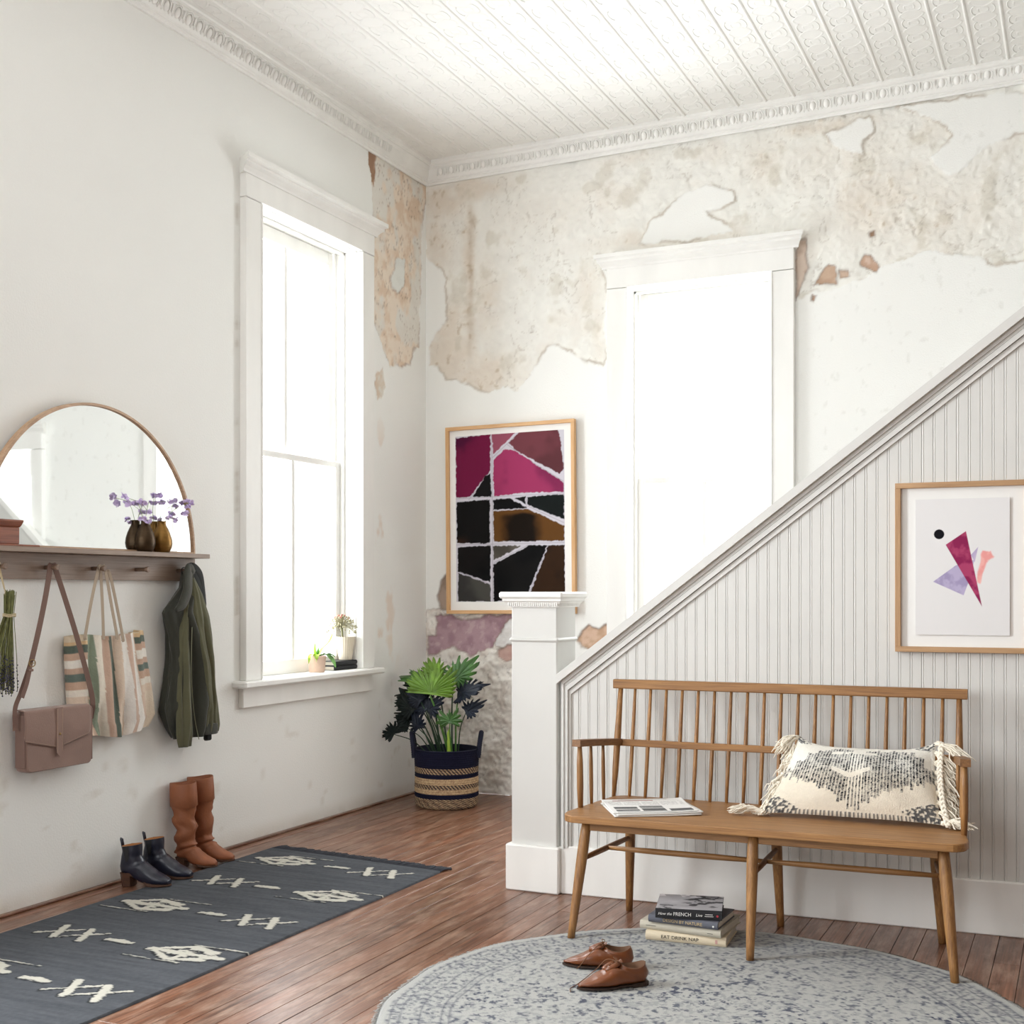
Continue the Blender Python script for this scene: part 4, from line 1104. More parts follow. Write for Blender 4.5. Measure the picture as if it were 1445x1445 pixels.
a1 = R(4.5); c = mid((2.367, -2.662), (2.650, -2.640), .215, a1)
b1 = book('cream cloth book reading EAT DRINK NAP, bottom of the stack under the bench', c, a1, .288, .215, .034, .009, 'D8C9AE')
text('EAT DRINK NAP', .0165, b1, (-.02, -.1130, .017), M_ink, sx=1.12); part('publisher_mark', MB().box((.106, -.1128, .010), (.114, -.1122, .024)), mat('pink_mark', 'C79A92', .7), b1, world=False)
a2 = R(-2.5); c = mid((2.338, -2.648), (2.640, -2.660), .235, a2)
b2 = book('pale grey-beige book, second from the floor in the stack under the bench', c, a2, .300, .235, .030, .0435, 'BDB6A6')
part('small_print', MB().box((-.126, -.1232, .0145), (-.088, -.1222, .0160)), M_ink, b2, world=False); part('small_print', MB().box((.102, -.1232, .0130), (.122, -.1222, .0145)), M_ink, b2, world=False)
a3 = R(-1.5); c = mid((2.377, -2.664), (2.630, -2.670), .205, a3)
b3 = book('slate blue book with gold title DESIGN BY NATURE under the black-spined book', c, a3, .255, .205, .027, .074, '5A5C66')
text('DESIGN BY NATURE', .0160, b3, (.0, -.1080, .0135), M_gold, sx=1.0); part('publisher_mark', MB().lathe([(.0035, 0), (.0035, .0006)], 8, M=Matrix.Translation((.112, -.1078, .012)) @ Matrix.Rotation(R(90), 4, 'X')), M_whiteink, b3, world=False)
a4 = R(13.5); c = mid((2.413, -2.706), (2.641, -2.645), .215, a4)
b4 = book('black-spined book with a grey photograph cover, topmost of the stack under the bench', c, a4, .232, .215, .033, .1015, '1A1A1E', False)
text('How the', .0135, b4, (-.083, -.1085, .0165), M_whiteink, shear=.35); text('FRENCH', .0175, b4, (-.022, -.1085, .0165), M_whiteink, sx=.95); text('Live', .0140, b4, (.036, -.1085, .0165), M_whiteink, shear=.3)
part('small_print', MB().box((.058, -.1086, .0195), (.084, -.1072, .0210)).box((.056, -.1086, .0130), (.086, -.1072, .0145)), M_whiteink, b4, world=False); part('publisher_mark', MB().lathe([(.0042, 0), (.0042, .0006)], 10, M=Matrix.Translation((.100, -.1078, .016)) @ Matrix.Rotation(R(90), 4, 'X')), M_red, b4, world=False)
u, v = np.meshgrid(np.linspace(0, 1, 120), np.linspace(0, 1, 110))
g = .72 + .14 * (fbm(u * 4, v * 4, 821) - .5) - .42 * sstep(.50, .62, fbm(u * 7 + 1, v * 9, 822, 5)) * sstep(.35, .5, u) * sstep(.12, .3, v) - .32 * sstep(.55, .66, fbm(u * 14, v * 14, 823, 4)) * sstep(.35, .2, v + .0 * u) * (u < .45)
g = g + .2 * sstep(.8, .9, v) * (fbm(u * 6, v * 3, 824) > .5)
Cc = np.stack([g, g * .985, g], -1); P = np.stack([(u - .5) * .230, (v - .5) * .205 + .003, np.full(u.shape, .0334)], -1)
np_grid_obj('cover_photograph', P, linn(np.clip(Cc, .05, .95)), np.ones((109, 119), bool), M_print, b4)

# ================================================================== LEFT WALL: shelf and what hangs there
M_shelf = wood('grey_brown_shelf_wood', '7E6A5C', 'A08C7C', .5, axis=1, scale=2, grain=30)
M_peg = wood('peg_wood', '6A5444', '8A7260', .5, axis=0, scale=3, grain=30)
SH = 1.424
sh = thing('peg_shelf', 'grey-brown wooden wall shelf with a row of pegs', 'shelf', (.05, -3.1, 1.30))
part('shelf_board', MB().box((.002, -3.95, SH - .020), (.105, -2.257, SH), bev=.0015), M_shelf, sh)
part('back_board', MB().box((.002, -3.90, 1.300), (.022, -2.262, SH - .021), bev=.001), M_shelf, sh)
PEGS = [-3.699, -3.437, -3.177, -2.918, -2.657, -2.385]
for y in PEGS:
    mb = MB().lathe([(.0085, 0), (.0085, .052), (.0115, .056), (.0125, .062), (.0125, .068), (.0105, .071)], 14, M=Matrix.Translation((.022, y, 1.347)) @ Matrix.Rotation(R(90), 4, 'Y'))
    part('peg', mb, M_peg, sh)

# ---- mirror --------------------------------------------------------------
M_mirror = mat('mirror_silvering', 'F4F6F6', .02, metal=1.0)
M_mframe = wood('mirror_frame_wood', 'A58468', 'C8A88A', .5, axis=1, scale=8, grain=22)
mr = thing('arched_mirror', 'large half-round mirror in a thin wooden frame leaning on the peg shelf', 'mirror', (.04, -2.90, SH))
LEAN = R(0.0)
ML = Matrix.Translation((.030, -2.90, SH + .001)) @ Matrix.Rotation(-LEAN, 4, 'Y')
def arcring(r, a0=0, a1=180, n=64): return [(r * cos(R(a0 + (a1 - a0) * i / n)), r * sin(R(a0 + (a1 - a0) * i / n))) for i in range(n + 1)]
Rm = .612
mb = MB(); rings = []
for cy, sz in arcring(Rm):
    k = 1 / Rm; rings.append([(x, cy * r * k, max(0, sz * r * k)) for x, r in ((-.014, Rm), (.014, Rm), (.016, Rm - .002), (.016, Rm - .011), (.013, Rm - .012), (-.014, Rm - .012))])
mb.loft(rings, True, (True, True), True, M=ML, flip=True)
mb.smooth = [False] * len(mb.smooth)
part('frame', mb, M_mframe, mr)
part('frame_base', MB().box((-.014, -Rm, 0), (.014, Rm, .008), M=ML), M_mframe, mr)
pts = arcring(Rm - .011, n=80)
mb = MB().add([(.006, y, max(z, .006)) for y, z in pts] + [(.006, 0, .006)], [(81, i, i + 1) for i in range(80)], M=ML)
mb.add([(.000, y, max(z, .006)) for y, z in pts] + [(.000, 0, .006)], [(81, i + 1, i) for i in range(80)], M=ML)
part('mirror_glass', mb, M_mirror, mr)

# ---- bud vases and sweet peas -------------------------------------------
M_bronze = mat('brushed_dark_bronze', '463624', .38, metal=.75, vary=.25, vscale=10, bump=.3, bscale=60, stretch=(.3, .3, 4))
M_brass = mat('brushed_brass', '85622F', .36, metal=.75, vary=.22, vscale=10, bump=.3, bscale=60, stretch=(.3, .3, 4))
M_dark_in = mat('dark_vase_inside', '1E1712', .8)
def vase(loc, m, lab):
    t = thing('bud_vase', lab, 'vase', (*loc, SH), group='small metal bud vases on the peg shelf')
    pr = [(.030, 0), (.034, .004), (.0425, .022), (.0455, .040), (.043, .062), (.035, .088), (.024, .112), (.018, .124), (.017, .134), (.0195, .140)]
    part('body', MB().lathe([(0.0001, .0005)] + pr, 28, caps=(False, False)), m, t, world=False)
    part('inner_neck', MB().lathe([(.0185, .140), (.0155, .134), (.0155, .11), (.0001, .109)], 20, caps=(False, False)), M_dark_in, t, world=False)
    return t
vase((.062, -2.645), M_bronze, 'dark bronze bottle-shaped vase, the one nearer the middle of the peg shelf')
vase((.058, -2.532), M_brass, 'golden brass bottle-shaped vase, the one nearer the end of the peg shelf')
M_petal = mat('lilac_petal', 'DCCBF0', .6, transl=.1, vary=.12, vscale=60); M_stem = mat('green_stem', '8FA36A', .6)
def blossom(mb, c, s, rg):
    c = Vector(c)
    for k in range(5):
        a = rg.uniform(0, 6.28); el = rg.uniform(-.5, .9); d = Vector((cos(a) * cos(el), sin(a) * cos(el), sin(el))); n = d.orthogonal().normalized(); w = d.cross(n)
        L = s * rg.uniform(.7, 1.1); W = L * .55; cup = rg.uniform(-.3, .3) * L
        def f(u, v): q = (u - .5) * 2; ww = W * math.sin(pi * min(1, .15 + v * .8)) ** .6; return c + d * (L * v) + w * (q * ww) + n * (cup * q * q + .25 * L * v * v)
        mb.grid(4, 4, f)
def sprig(lab, base, flowers, seed, bends):
    t = thing('sweet_pea_sprig', lab, 'flowers', base, group='lilac sweet peas in the bud vases')
    rg = random.Random(seed); st = MB()
    for tip, b in bends: st.tube(spline([base, b, tip], 6), .0011, 5)
    for i, f in enumerate(flowers):
        j = min(bends, key=lambda q: (Vector(q[0]) - Vector(f)).length)
        pp = spline([base, j[1], j[0]], 6); nearest = min(pp, key=lambda q: (q - Vector(f)).length)
        st.tube([nearest, nearest.lerp(Vector(f), .5) + Vector((0, 0, .003)), f], .0008, 4)
        mb = MB(); blossom(mb, f, .019, rg); blossom(mb, (f[0] + .004, f[1] + rg.uniform(-.012, .012), f[2] + rg.uniform(-.010, .006)), .016, rg); part('blossom', mb, M_petal, t)
    part('stem', st, M_stem, t)
x0 = .060
sprig('pale lilac sweet pea sprays arching left out of the dark bronze vase', (x0, -2.645, 1.540),
      [(.065, -2.780, 1.660), (.07, -2.752, 1.628), (.072, -2.690, 1.640), (.055, -2.652, 1.642), (.05, -2.615, 1.598), (.08, -2.686, 1.566), (.082, -2.650, 1.556)],
      3, [((.065, -2.782, 1.655), (.06, -2.690, 1.635)), ((.05, -2.608, 1.645), (.055, -2.628, 1.60))])
sprig('violet sweet pea sprays leaning right over the mirror frame from the brass vase', (.057, -2.532, 1.542),
      [(.05, -2.541, 1.680), (.05, -2.544, 1.645), (.055, -2.480, 1.650), (.07, -2.385, 1.662), (.06, -2.345, 1.656), (.07, -2.372, 1.640), (.075, -2.398, 1.608), (.08, -2.512, 1.580), (.08, -2.462, 1.572)],
      5, [((.07, -2.370, 1.655), (.06, -2.462, 1.615)), ((.05, -2.541, 1.675), (.055, -2.545, 1.61))])

# ---- wooden box and flat book at the left end of the shelf ---------------
M_redwood = wood('reddish_box_wood', '6E3B28', '98593E', .45, axis=1, scale=3, grain=30)
t = thing('flat_wooden_tray', 'thin reddish-brown flat board lying on the shelf under the small box', 'board', (.06, -3.47, SH))
part('board', MB().box((.030, -3.66, SH), (.098, -3.275, SH + .0075), bev=.002), M_redwood, t)
t = thing('wooden_box', 'small reddish-brown wooden box with a lid at the left end of the peg shelf', 'box', (.06, -3.47, SH + .008))
part('box_body', MB().box((.038, -3.57, SH + .008), (.092, -3.372, SH + .072), bev=.002), M_redwood, t)
mb = MB(); rings = [[(.065 + sx * (.027 + e), -3.471 + sy * (.099 + e), z) for sx, sy in ((-1, -1), (1, -1), (1, 1), (-1, 1))] for e, z in ((0, SH + .0725), (.004, SH + .078), (.007, SH + .086), (.010, SH + .094), (.010, SH + .100))]
mb.loft(rings, True, (True, True), False); part('lid', mb, M_redwood, t)

# ---- dried lavender ------------------------------------------------------
M_stalk = mat('dried_green_stalk', '7A7C4C', .8, vary=.35, vscale=50); M_lav = mat('dried_lavender_buds', '4B4A60', .9, vary=.3, vscale=60); M_twine = mat('pale_twine', 'D9C8A4', .9)
t = thing('dried_lavender_bunch', 'bunch of dried lavender hanging upside down from a peg at the left edge', 'flowers', (.075, -3.43, 1.25))
rg = random.Random(21); st = MB(); bd = MB()
for k in range(90):
    a = rg.uniform(0, 6.28); r = sqrt(rg.random())
    top = Vector((.062 + .020 * r * cos(a), -3.388 + .028 * r * sin(a), 1.245 + rg.uniform(-.010, .014))); tie = Vector((.062 + .015 * r * cos(a), -3.394 + .022 * r * sin(a), 1.16))
    low = Vector((.062 + .038 * r * cos(a), -3.424 + .072 * r * sin(a), .985 + rg.uniform(-.03, .05))); z2 = rg.uniform(.855, .93); tip = Vector((.062 + .042 * r * cos(a), -3.428 + .080 * r * sin(a), z2))
    tip.x = max(tip.x, .012); low.x = max(low.x, .012)
    st.tube([top, tie, low, tip], .0013, 4)
    for q in range(9):
        f = q / 9; p = tip.lerp(low, f * .9); bd.sphere(p + Vector([rg.gauss(0, .0016) for _ in range(3)]), rg.uniform(.0022, .0036), 5, 4)
part('stalk', st, M_stalk, t, kind='stuff'); part('bud', bd, M_lav, t, kind='stuff')
tw = MB()
for dz in (0, .005, -.004): tw.tube([(.062 + .018 * cos(a), -3.394 + .027 * sin(a), 1.160 + dz + .002 * sin(3 * a)) for a in [2 * pi * i / 20 for i in range(21)]], .0016, 5)
tw.tube(spline([(.064, -3.40, 1.162), (.060, -3.407, 1.20), (.058, -3.413, 1.26), (.058, -3.434, 1.335), (.060, -3.437, 1.3605), (.062, -3.442, 1.335), (.060, -3.416, 1.26)], 5), .0022, 5)
part('twine', tw, M_twine, t)

# ---- crossbody bag -------------------------------------------------------
M_taupe = mat('taupe_suede', '8C7064', .75, vary=.10, vscale=9, bump=.25, bscale=180, sheen=.2)
M_taupe_d = mat('taupe_suede_edge', '7C6258', .7, bump=.2, bscale=150); M_metal = mat('antique_brass', '9A8058', .35, metal=.9); M_stitch = mat('pale_stitching', 'B79E88', .8)
bag = thing('crossbody_bag', 'taupe leather crossbody bag with a flap hanging by its strap from a peg', 'bag', (.045, -3.16, .66))
def rbox(c, hw, hh, hd, r, col=None, taper=0.0, nx=10, bulge=.0, M=None):
    """soft box in (y,z) with depth x: rings through depth"""
    mb = MB(); rings = []
    def outline(s):
        o = []
        for cx_, cz, a0 in ((1, 1, 0), (-1, 1, 90), (-1, -1, 180), (1, -1, 270)):
            for i in range(6):
                a = R(a0 + 90 * i / 5); rr = r
                y = cx_ * (hw - rr) + rr * cos(a); z = cz * (hh - rr) + rr * sin(a); y *= 1 + taper * (-z / hh) ; o.append((y * s, z * s))
        return o
    for x, s in ((-hd, .965), (-hd * .85, .99), (-hd * .4, 1.0), (hd * .4, 1.0), (hd * .85, .99), (hd, .965)):
        rings.append([(c[0] + x, c[1] + y, c[2] + z) for y, z in outline(s)])
    mb.loft(rings, True, (True, True), True, M=M); return mb
part('body', rbox((.047, -3.150, .6655), .177, .120, .032, .022, taper=-.02), M_taupe, bag)
# flap: curved sheet over the front with a shallow V lower edge
def flap(u, v):
    y = -3.340 + .345 * u; top = .7865; low = .668 - .040 * (1 - abs(u - .5) * 2) + (.012 if u < .02 or u > .98 else 0)
    if v < .25: f = v / .25; return (.030 + .052 * sin(f * pi / 2), y, top + .004 - .006 * (1 - cos(f * pi / 2)))
    f = (v - .25) / .75; return (.0825 + .004 * sin(f * pi), y, (top - .002) + (low - top + .002) * f)
mb = MB(); mb.grid(40, 24, flap, flip=True); o = part('flap', mb, M_taupe, bag); md = o.modifiers.new('t', 'SOLIDIFY'); md.thickness = .003; md.offset = 0
mb = MB()
for i in range(40):
    u = i / 39; p = flap(u, 1.0); mb.box((p[0] + .0016, p[1] - .003, p[2] + .006), (p[0] + .0026, p[1] + .003, p[2] + .0072))
part('stitching', mb, M_stitch, bag, kind='stuff')
def tabpt(z): return .0885
part('front_tab', MB().prism([(-3.181, .790), (-3.149, .790), (-3.149, .612), (-3.165, .594), (-3.181, .612)], 0, .0868, .0905), M_taupe, bag)
mb = MB(); 
for yy in (-3.178, -3.152): mb.box((.0906, yy, .615), (.0911, yy + .0012, .785))
part('stitching', mb, M_stitch, bag, kind='stuff')
part('stud', MB().sphere((.091, -3.165, .685), .0055, 10, 6, (.7, 1, 1)), M_metal, bag)
part('side_gusset', MB().box((.022, -3.331, .565), (.074, -3.324, .775), bev=.004), M_taupe_d, bag); part('side_gusset', MB().box((.022, -2.976, .560), (.074, -2.969, .765), bev=.004), M_taupe_d, bag)
def strap(mb, pts, w, th, up): mb.tube(spline(pts, 6), 1, 4, flat=(w, th), up=up, smooth=False); return mb
mb = MB()
strap(mb, [(.055, -3.360, .715), (.058, -3.362, .80), (.062, -3.338, .86), (.066, -3.300, .955), (.066, -3.285, 1.0)], .0085, .0014, (.35, 1, 0))
strap(mb, [(.066, -3.287, .985), (.066, -3.252, 1.10), (.064, -3.218, 1.22), (.062, -3.194, 1.320), (.060, -3.188, 1.348), (.060, -3.180, 1.3605), (.060, -3.166, 1.355), (.061, -3.156, 1.330), (.064, -3.120, 1.24), (.070, -3.060, 1.08), (.078, -3.010, .92), (.078, -2.975, .80), (.062, -2.968, .725)], .0105, .0014, (.35, 1, 0))
strap(mb, [(.070, -3.296, .975), (.073, -3.318, .90), (.075, -3.345, .842)], .0085, .0014, (.35, 1, 0))
part('strap', mb, M_taupe_d, bag)
mb = MB(); c = Vector((.069, -3.291, .972))
mb.tube([c + Vector((.003, .016 * cos(a) , .014 * sin(a))) for a in [2 * pi * i / 16 for i in range(17)]], .0022, 6); mb.tube([c + Vector((.004, -.014, 0)), c + Vector((.004, .014, .0))], .0018, 6)
part('buckle', mb, M_metal, bag)
part('strap_keeper', MB().box((.060, -3.312, .940), (.076, -3.286, .950), bev=.002), M_taupe_d, bag)

# ---- striped tote --------------------------------------------------------
M_tote = mat('striped_woven_cotton', None, .95, attr=True, bump=.8, bscale=240, sheen=.2, spec=.1)
M_webbing = mat('beige_webbing', 'B5A592', .9)
tote = thing('striped_tote_bag', 'woven tote with peach, cream and sage stripes hanging behind the crossbody bag', 'bag', (.05, -2.85, .85))
def tote_outline(v):           # v=0 top .. 1 bottom -> y left/right
    yl = np.interp(v, [0, .2, .6, .85, 1], [-3.068, -3.068, -3.056, -3.045, -2.99]); yr = np.interp(v, [0, .3, .6, .88, 1], [-2.625, -2.608, -2.580, -2.550, -2.585]); return yl, yr
ZT, ZB = 1.068, .636
nu, nv = 110, 90
u, v = np.meshgrid(np.linspace(0, 1, nu), np.linspace(0, 1, nv)); yl, yr = tote_outline(v)
Yt = yl + (yr - yl) * u; Zt = ZT + .006 * np.sin(u * 9) + .010 * (u > .9) * (1 - v) + (ZB - ZT + .018 * (u - .5) ** 2 * 4) * v + .012 * np.sin(pi * u) * 0
fold = .014 * np.sin((u - .08 * v) * 19 + 1.1 + .8 * np.sin(v * 3)) * (.35 + .65 * v) + .007 * np.sin(u * 43 + v * 5)
env = (np.clip(u, 0, 1) * np.clip(1 - u, 0, 1) * 4) ** .35
Xt = .030 + .040 * env * (.5 + .5 * np.sin(pi * np.clip(v * .9 + .08, 0, 1))) + fold * env
fr = np.array([[.80, .74, .65], [.86, .73, .62], [.90, .87, .81], [.80, .60, .48], [.38, .42, .38], [.90, .87, .82], [.86, .72, .60], [.91, .88, .83], [.84, .66, .54], [.92, .90, .86], [.87, .76, .66]])
edges = [.25, .30, .38, .44, .53, .60, .66, .74, .80, .86, .92]
def tote_col(u, v):
    c = np.broadcast_to(linn([.87, .80, .70]), u.shape + (3,)).copy(); x = u + .02 * v + .006 * (fbm(u * 20, v * 40, 901) - .5)
    stops = [(.20, [.83, .72, .56]), (.28, [.58, .63, .55]), (.36, [.92, .89, .83]), (.46, [.78, .665, .59]), (.53, [.38, .42, .38]), (.61, [.88, .80, .72]), (.70, [.93, .91, .88]), (.76, [.82, .71, .64]), (.83, [.94, .92, .89]), (.90, [.85, .75, .67]), (1.1, [.90, .84, .76])]
    lo = .205
    for hi, cc in stops:
        m = (x >= lo) & (x < hi); c[m] = linn(cc); lo = hi
    # left gusset and upper right: horizontal stripes
    hs = [(.0, [.88, .82, .72]), (.06, [.88, .82, .72]), (.10, [.86, .74, .58]), (.17, [.38, .42, .38]), (.24, [.79, .665, .58]), (.32, [.94, .92, .88]), (.38, [.79, .67, .59]), (.45, [.42, .47, .44]), (.53, [.79, .665, .58]), (.60, [.92, .89, .84]), (.68, [.88, .80, .72]), (.76, [.77, .65, .58]), (.84, [.93, .90, .86]), (.92, [.77, .65, .59]), (1.1, [.86, .76, .68])]
    for reg, off in ((x < .205, 0), ((x > .84 - .02 * v) & (v < .62) & (x > .84), .05)):
        for i in range(len(hs) - 1):
            m = reg & (v + off >= hs[i][0]) & (v + off < hs[i + 1][0]); c[m] = linn(hs[i + 1][1])
    c *= (1 + .14 * (fbm(u * 150, v * 130, 902, 2) - .5) + .10 * (fbm(u * 14, v * 14, 903) - .5))[..., None]
    return c
P = np.stack([Xt, Yt, Zt], -1); o0 = Vector((.05, -2.85, .85)); P = P - np.array(o0)
np_grid_obj('front_panel', P, tote_col(u, v), np.ones((nv - 1, nu - 1), bool), M_tote, tote)
Pb = P.copy(); Pb[..., 0] = (.012 + .006 * env) - .05
np_grid_obj('back_panel', Pb[:, ::-1], tote_col(u, v)[:, ::-1], np.ones((nv - 1, nu - 1), bool), M_tote, tote)
st_ = [(0, 0, 0)]
for nm, sl in (('side_panel', np.s_[:, 0]), ('side_panel', np.s_[:, -1]), ('bottom_panel', np.s_[-1, :])):
    a, b = P[sl], Pb[sl]; cc = tote_col(u, v)[sl]; Q = np.stack([a, b], 0); np_grid_obj(nm, Q, np.stack([cc, cc], 0), np.ones((1, len(a) - 1), bool), M_tote, tote)
mb = MB()
for q in ([(.066, -3.003, 1.052), (.066, -3.003, 1.074), (.064, -2.966, 1.218), (.060, -2.925, 1.342), (.060, -2.9185, 1.3600), (.060, -2.912, 1.342), (.062, -2.903, 1.204), (.064, -2.899, 1.068), (.064, -2.899, 1.05)],
          [(.078, -2.836, 1.050), (.078, -2.836, 1.069), (.074, -2.865, 1.203), (.070, -2.895, 1.342), (.070, -2.9175, 1.3600), (.070, -2.925, 1.346), (.070, -2.905, 1.340), (.070, -2.872, 1.330), (.072, -2.841, 1.231), (.078, -2.801, 1.061), (.078, -2.800, 1.04)]):
    strap(mb, q, .0065, .0010, (.3, 1, 0))
part('shoulder_strap', mb, M_webbing, tote)

# ---- jacket --------------------------------------------------------------
M_olive = mat('olive_canvas', '33342A', .85, vary=.15, vscale=12, bump=.3, bscale=160, sheen=.2); M_olive_l = mat('olive_canvas_lit', '5C5B42', .85, vary=.14, vscale=10, bump=.3, bscale=160, sheen=.2)  # lighter copy carries the light on front panel and sleeve in its colour
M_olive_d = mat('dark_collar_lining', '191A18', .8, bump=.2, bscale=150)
jk = thing('olive_jacket', 'dark olive canvas jacket hanging from the last peg by its collar', 'jacket', (.07, -2.36, .95))
def cloth_body(zs_, yl_, yr_, xc_, hd_, folds, seed, n=96, m=60, x_min=.006):
    mb = MB(); rings = []
    z0, z1 = zs_[0], zs_[-1]
    for j in range(m + 1):
        z = z0 + (z1 - z0) * j / m
        zz = zs_[::-1] if zs_[0] > zs_[-1] else zs_
        f = lambda arr: np.interp(z, zz, arr[::-1] if zs_[0] > zs_[-1] else arr)
        yl, yr, xc, hd = f(yl_), f(yr_), f(xc_), f(hd_); hw = (yr - yl) / 2; yc = (yl + yr) / 2; ring = []
        drop = (z0 - z) / abs(z1 - z0) if z1 != z0 else 0
        for k in range(n):
            a = 2 * pi * k / n; ca, sa = cos(a), sin(a)
            fo = 0
            for fq, am, ph in folds: fo += am * sin(fq * a + ph + 1.2 * sin(z * 9 + ph))
            fo += .25 * (float(vnoise(np.array(a * 3.0), np.array(z * 16), seed)) - .5) * .6
            rr = 1 + fo * min(1, .25 + drop * 1.4)
            x = xc + hd * sa * rr; y = yc + hw * ca * (1 + .25 * (rr - 1)); ring.append((max(x, x_min), y, z))
        rings.append(ring)
    mb.loft(rings, True, (True, True), True); return mb
zsj = [1.345, 1.27, 1.16, 1.06, .95, .84, .72, .64, .585]
yl = [-2.395, -2.410, -2.530, -2.490, -2.475, -2.490, -2.520, -2.490, -2.450]; yr = [-2.335, -2.300, -2.272, -2.240, -2.212, -2.188, -2.182, -2.200, -2.225]
xc = [.062, .062, .062, .062, .060, .060, .060, .058, .056]; hd = [.022, .032, .044, .048, .050, .050, .050, .048, .044]
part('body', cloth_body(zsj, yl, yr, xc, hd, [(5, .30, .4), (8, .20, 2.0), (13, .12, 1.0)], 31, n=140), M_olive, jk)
# left front panel, lit, hanging slightly proud with a pointed lower corner
zs_ = [1.30, 1.16, 1.04, .90, .78, .68, .60, .548]
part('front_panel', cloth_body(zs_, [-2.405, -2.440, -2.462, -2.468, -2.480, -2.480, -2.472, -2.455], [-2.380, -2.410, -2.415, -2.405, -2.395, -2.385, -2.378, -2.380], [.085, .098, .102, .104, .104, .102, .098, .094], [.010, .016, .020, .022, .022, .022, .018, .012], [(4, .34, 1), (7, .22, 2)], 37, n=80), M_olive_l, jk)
# sleeve
zs_ = [1.315, 1.24, 1.14, 1.03, .92, .82, .72, .63, .600]
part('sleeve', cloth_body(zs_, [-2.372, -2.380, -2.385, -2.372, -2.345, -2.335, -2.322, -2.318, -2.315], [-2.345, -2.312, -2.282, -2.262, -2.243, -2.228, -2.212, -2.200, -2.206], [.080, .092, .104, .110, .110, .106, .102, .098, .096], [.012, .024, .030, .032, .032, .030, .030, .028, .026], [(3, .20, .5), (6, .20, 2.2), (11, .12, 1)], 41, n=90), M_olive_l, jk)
part('sleeve_cuff', cloth_body([.640, .61, .590], [-2.322, -2.322, -2.320], [-2.200, -2.197, -2.200], [.098, .097, .096], [.030, .0305, .030], [(5, .05, 1)], 43, n=48, m=8), M_olive, jk)
# collar: folded band over the peg, one leaf falling left, one hanging dark on the right
def ribbon(path, widths, th=.004, m=M_olive, nm='collar', nrm=(1, 0, 0)):
    mb = MB(); P = spline(path, 6); n = len(P); L_, R_ = [], []
    W = np.interp(np.linspace(0, 1, n), np.linspace(0, 1, len(widths)), widths)
    for i in range(n):
        t = (P[min(i + 1, n - 1)] - P[max(i - 1, 0)]).normalized(); s = t.cross(Vector(nrm)).normalized(); w = W[i]
        c = P[i]; nn = Vector(nrm)
        L_.append([c - s * w + nn * -th, c + s * w + nn * -th, c + s * w * .98 + nn * th, c + nn * th * 2.4, c - s * w * .98 + nn * th])
    mb.loft(L_, True, (True, True), True, flip=True); return part(nm, mb, m, jk)
ribbon([(.080, -2.350, 1.330), (.085, -2.378, 1.356), (.100, -2.405, 1.315), (.118, -2.432, 1.255), (.122, -2.470, 1.195), (.118, -2.512, 1.166)], [.024, .026, .030, .030, .026, .008], .003, M_olive)
ribbon([(.080, -2.385, 1.352), (.074, -2.345, 1.358), (.072, -2.302, 1.325), (.070, -2.282, 1.260), (.070, -2.268, 1.190), (.068, -2.256, 1.140)], [.020, .026, .030, .028, .024, .010], .004, M_olive_d)
part('collar_stand', cloth_body([1.34, 1.28, 1.20, 1.13], [-2.375, -2.360, -2.340, -2.300], [-2.300, -2.272, -2.262, -2.256], [.066, .066, .064, .062], [.014, .020, .024, .020], [(4, .08, 1)], 47, n=40, m=20), M_olive_d, jk)
mb = MB(); mb.tube(spline([(.121, -2.404, 1.09), (.124, -2.412, .95), (.122, -2.405, .80), (.118, -2.380, .67), (.112, -2.345, .575)], 6), .0018, 5)
part('zip_edge', mb, mat('pale_zip_tape', '8C8C72', .6), jk)
part('hem_tab', MB().box((.060, -2.255, .556), (.085, -2.215, .610), bev=.006), M_olive_d, jk)
part('hanging_loop', MB().tube([(.060 + .0 * i, -2.385 + .020 * cos(a), 1.345 + .0165 * sin(a)) for i, a in enumerate([2 * pi * k / 14 for k in range(15)])], .0022, 5), M_olive_d, jk)

# ================================================================== BOOTS AND SHOES
def sup(A, B, w, n=28, e=2.3):
    """ring spanning A (front/top) to B (back/bottom) in the XZ plane, half width w in Y"""
    A = Vector((A[0], 0, A[1])); B = Vector((B[0], 0, B[1])); C = (A + B) / 2; D = (A - B) / 2; r = []
    for k in range(n):
        a = 2 * pi * k / n; ca, sa = cos(a), sin(a); x = math.copysign(abs(ca) ** (2 / e), ca); y = math.copysign(abs(sa) ** (2 / e), sa)
        r.append(C + D * x + Vector((0, y * w, 0)))
    return r
def shoe_loft(rows, seed=0, wrinkle=0.0, n=28, zmin=None):
    """rows: (A, B, w, exponent)"""
    dense = []
    for i in range(len(rows) - 1):
        for k in range(3):
            f = k / 3; a, b = rows[i], rows[i + 1]
            dense.append(tuple(tuple(np.array(a[q]) * (1 - f) + np.array(b[q]) * f) if q < 2 else a[q] * (1 - f) + b[q] * f for q in range(4)))
    dense.append(rows[-1]); rings = []
    for j, (A, B, w, e) in enumerate(dense):
        r = sup(A, B, w, n, e); c = sum(r, Vector()) / n
        if wrinkle:
            for k in range(n):
                d = (r[k] - c); amp = wrinkle * (float(vnoise(np.array(k * .35 + j * .1), np.array(j * .75), seed)) - .5) + wrinkle * .8 * sin(j * 1.15 + 2.0 * sin(k * 2 * pi / n + seed)) * .5
                if d.length > 1e-6: r[k] = r[k] + d.normalized() * amp
        if zmin is not None: r = [Vector((p.x, p.y, max(p.z, zmin))) for p in r]
        rings.append(r)
    return rings
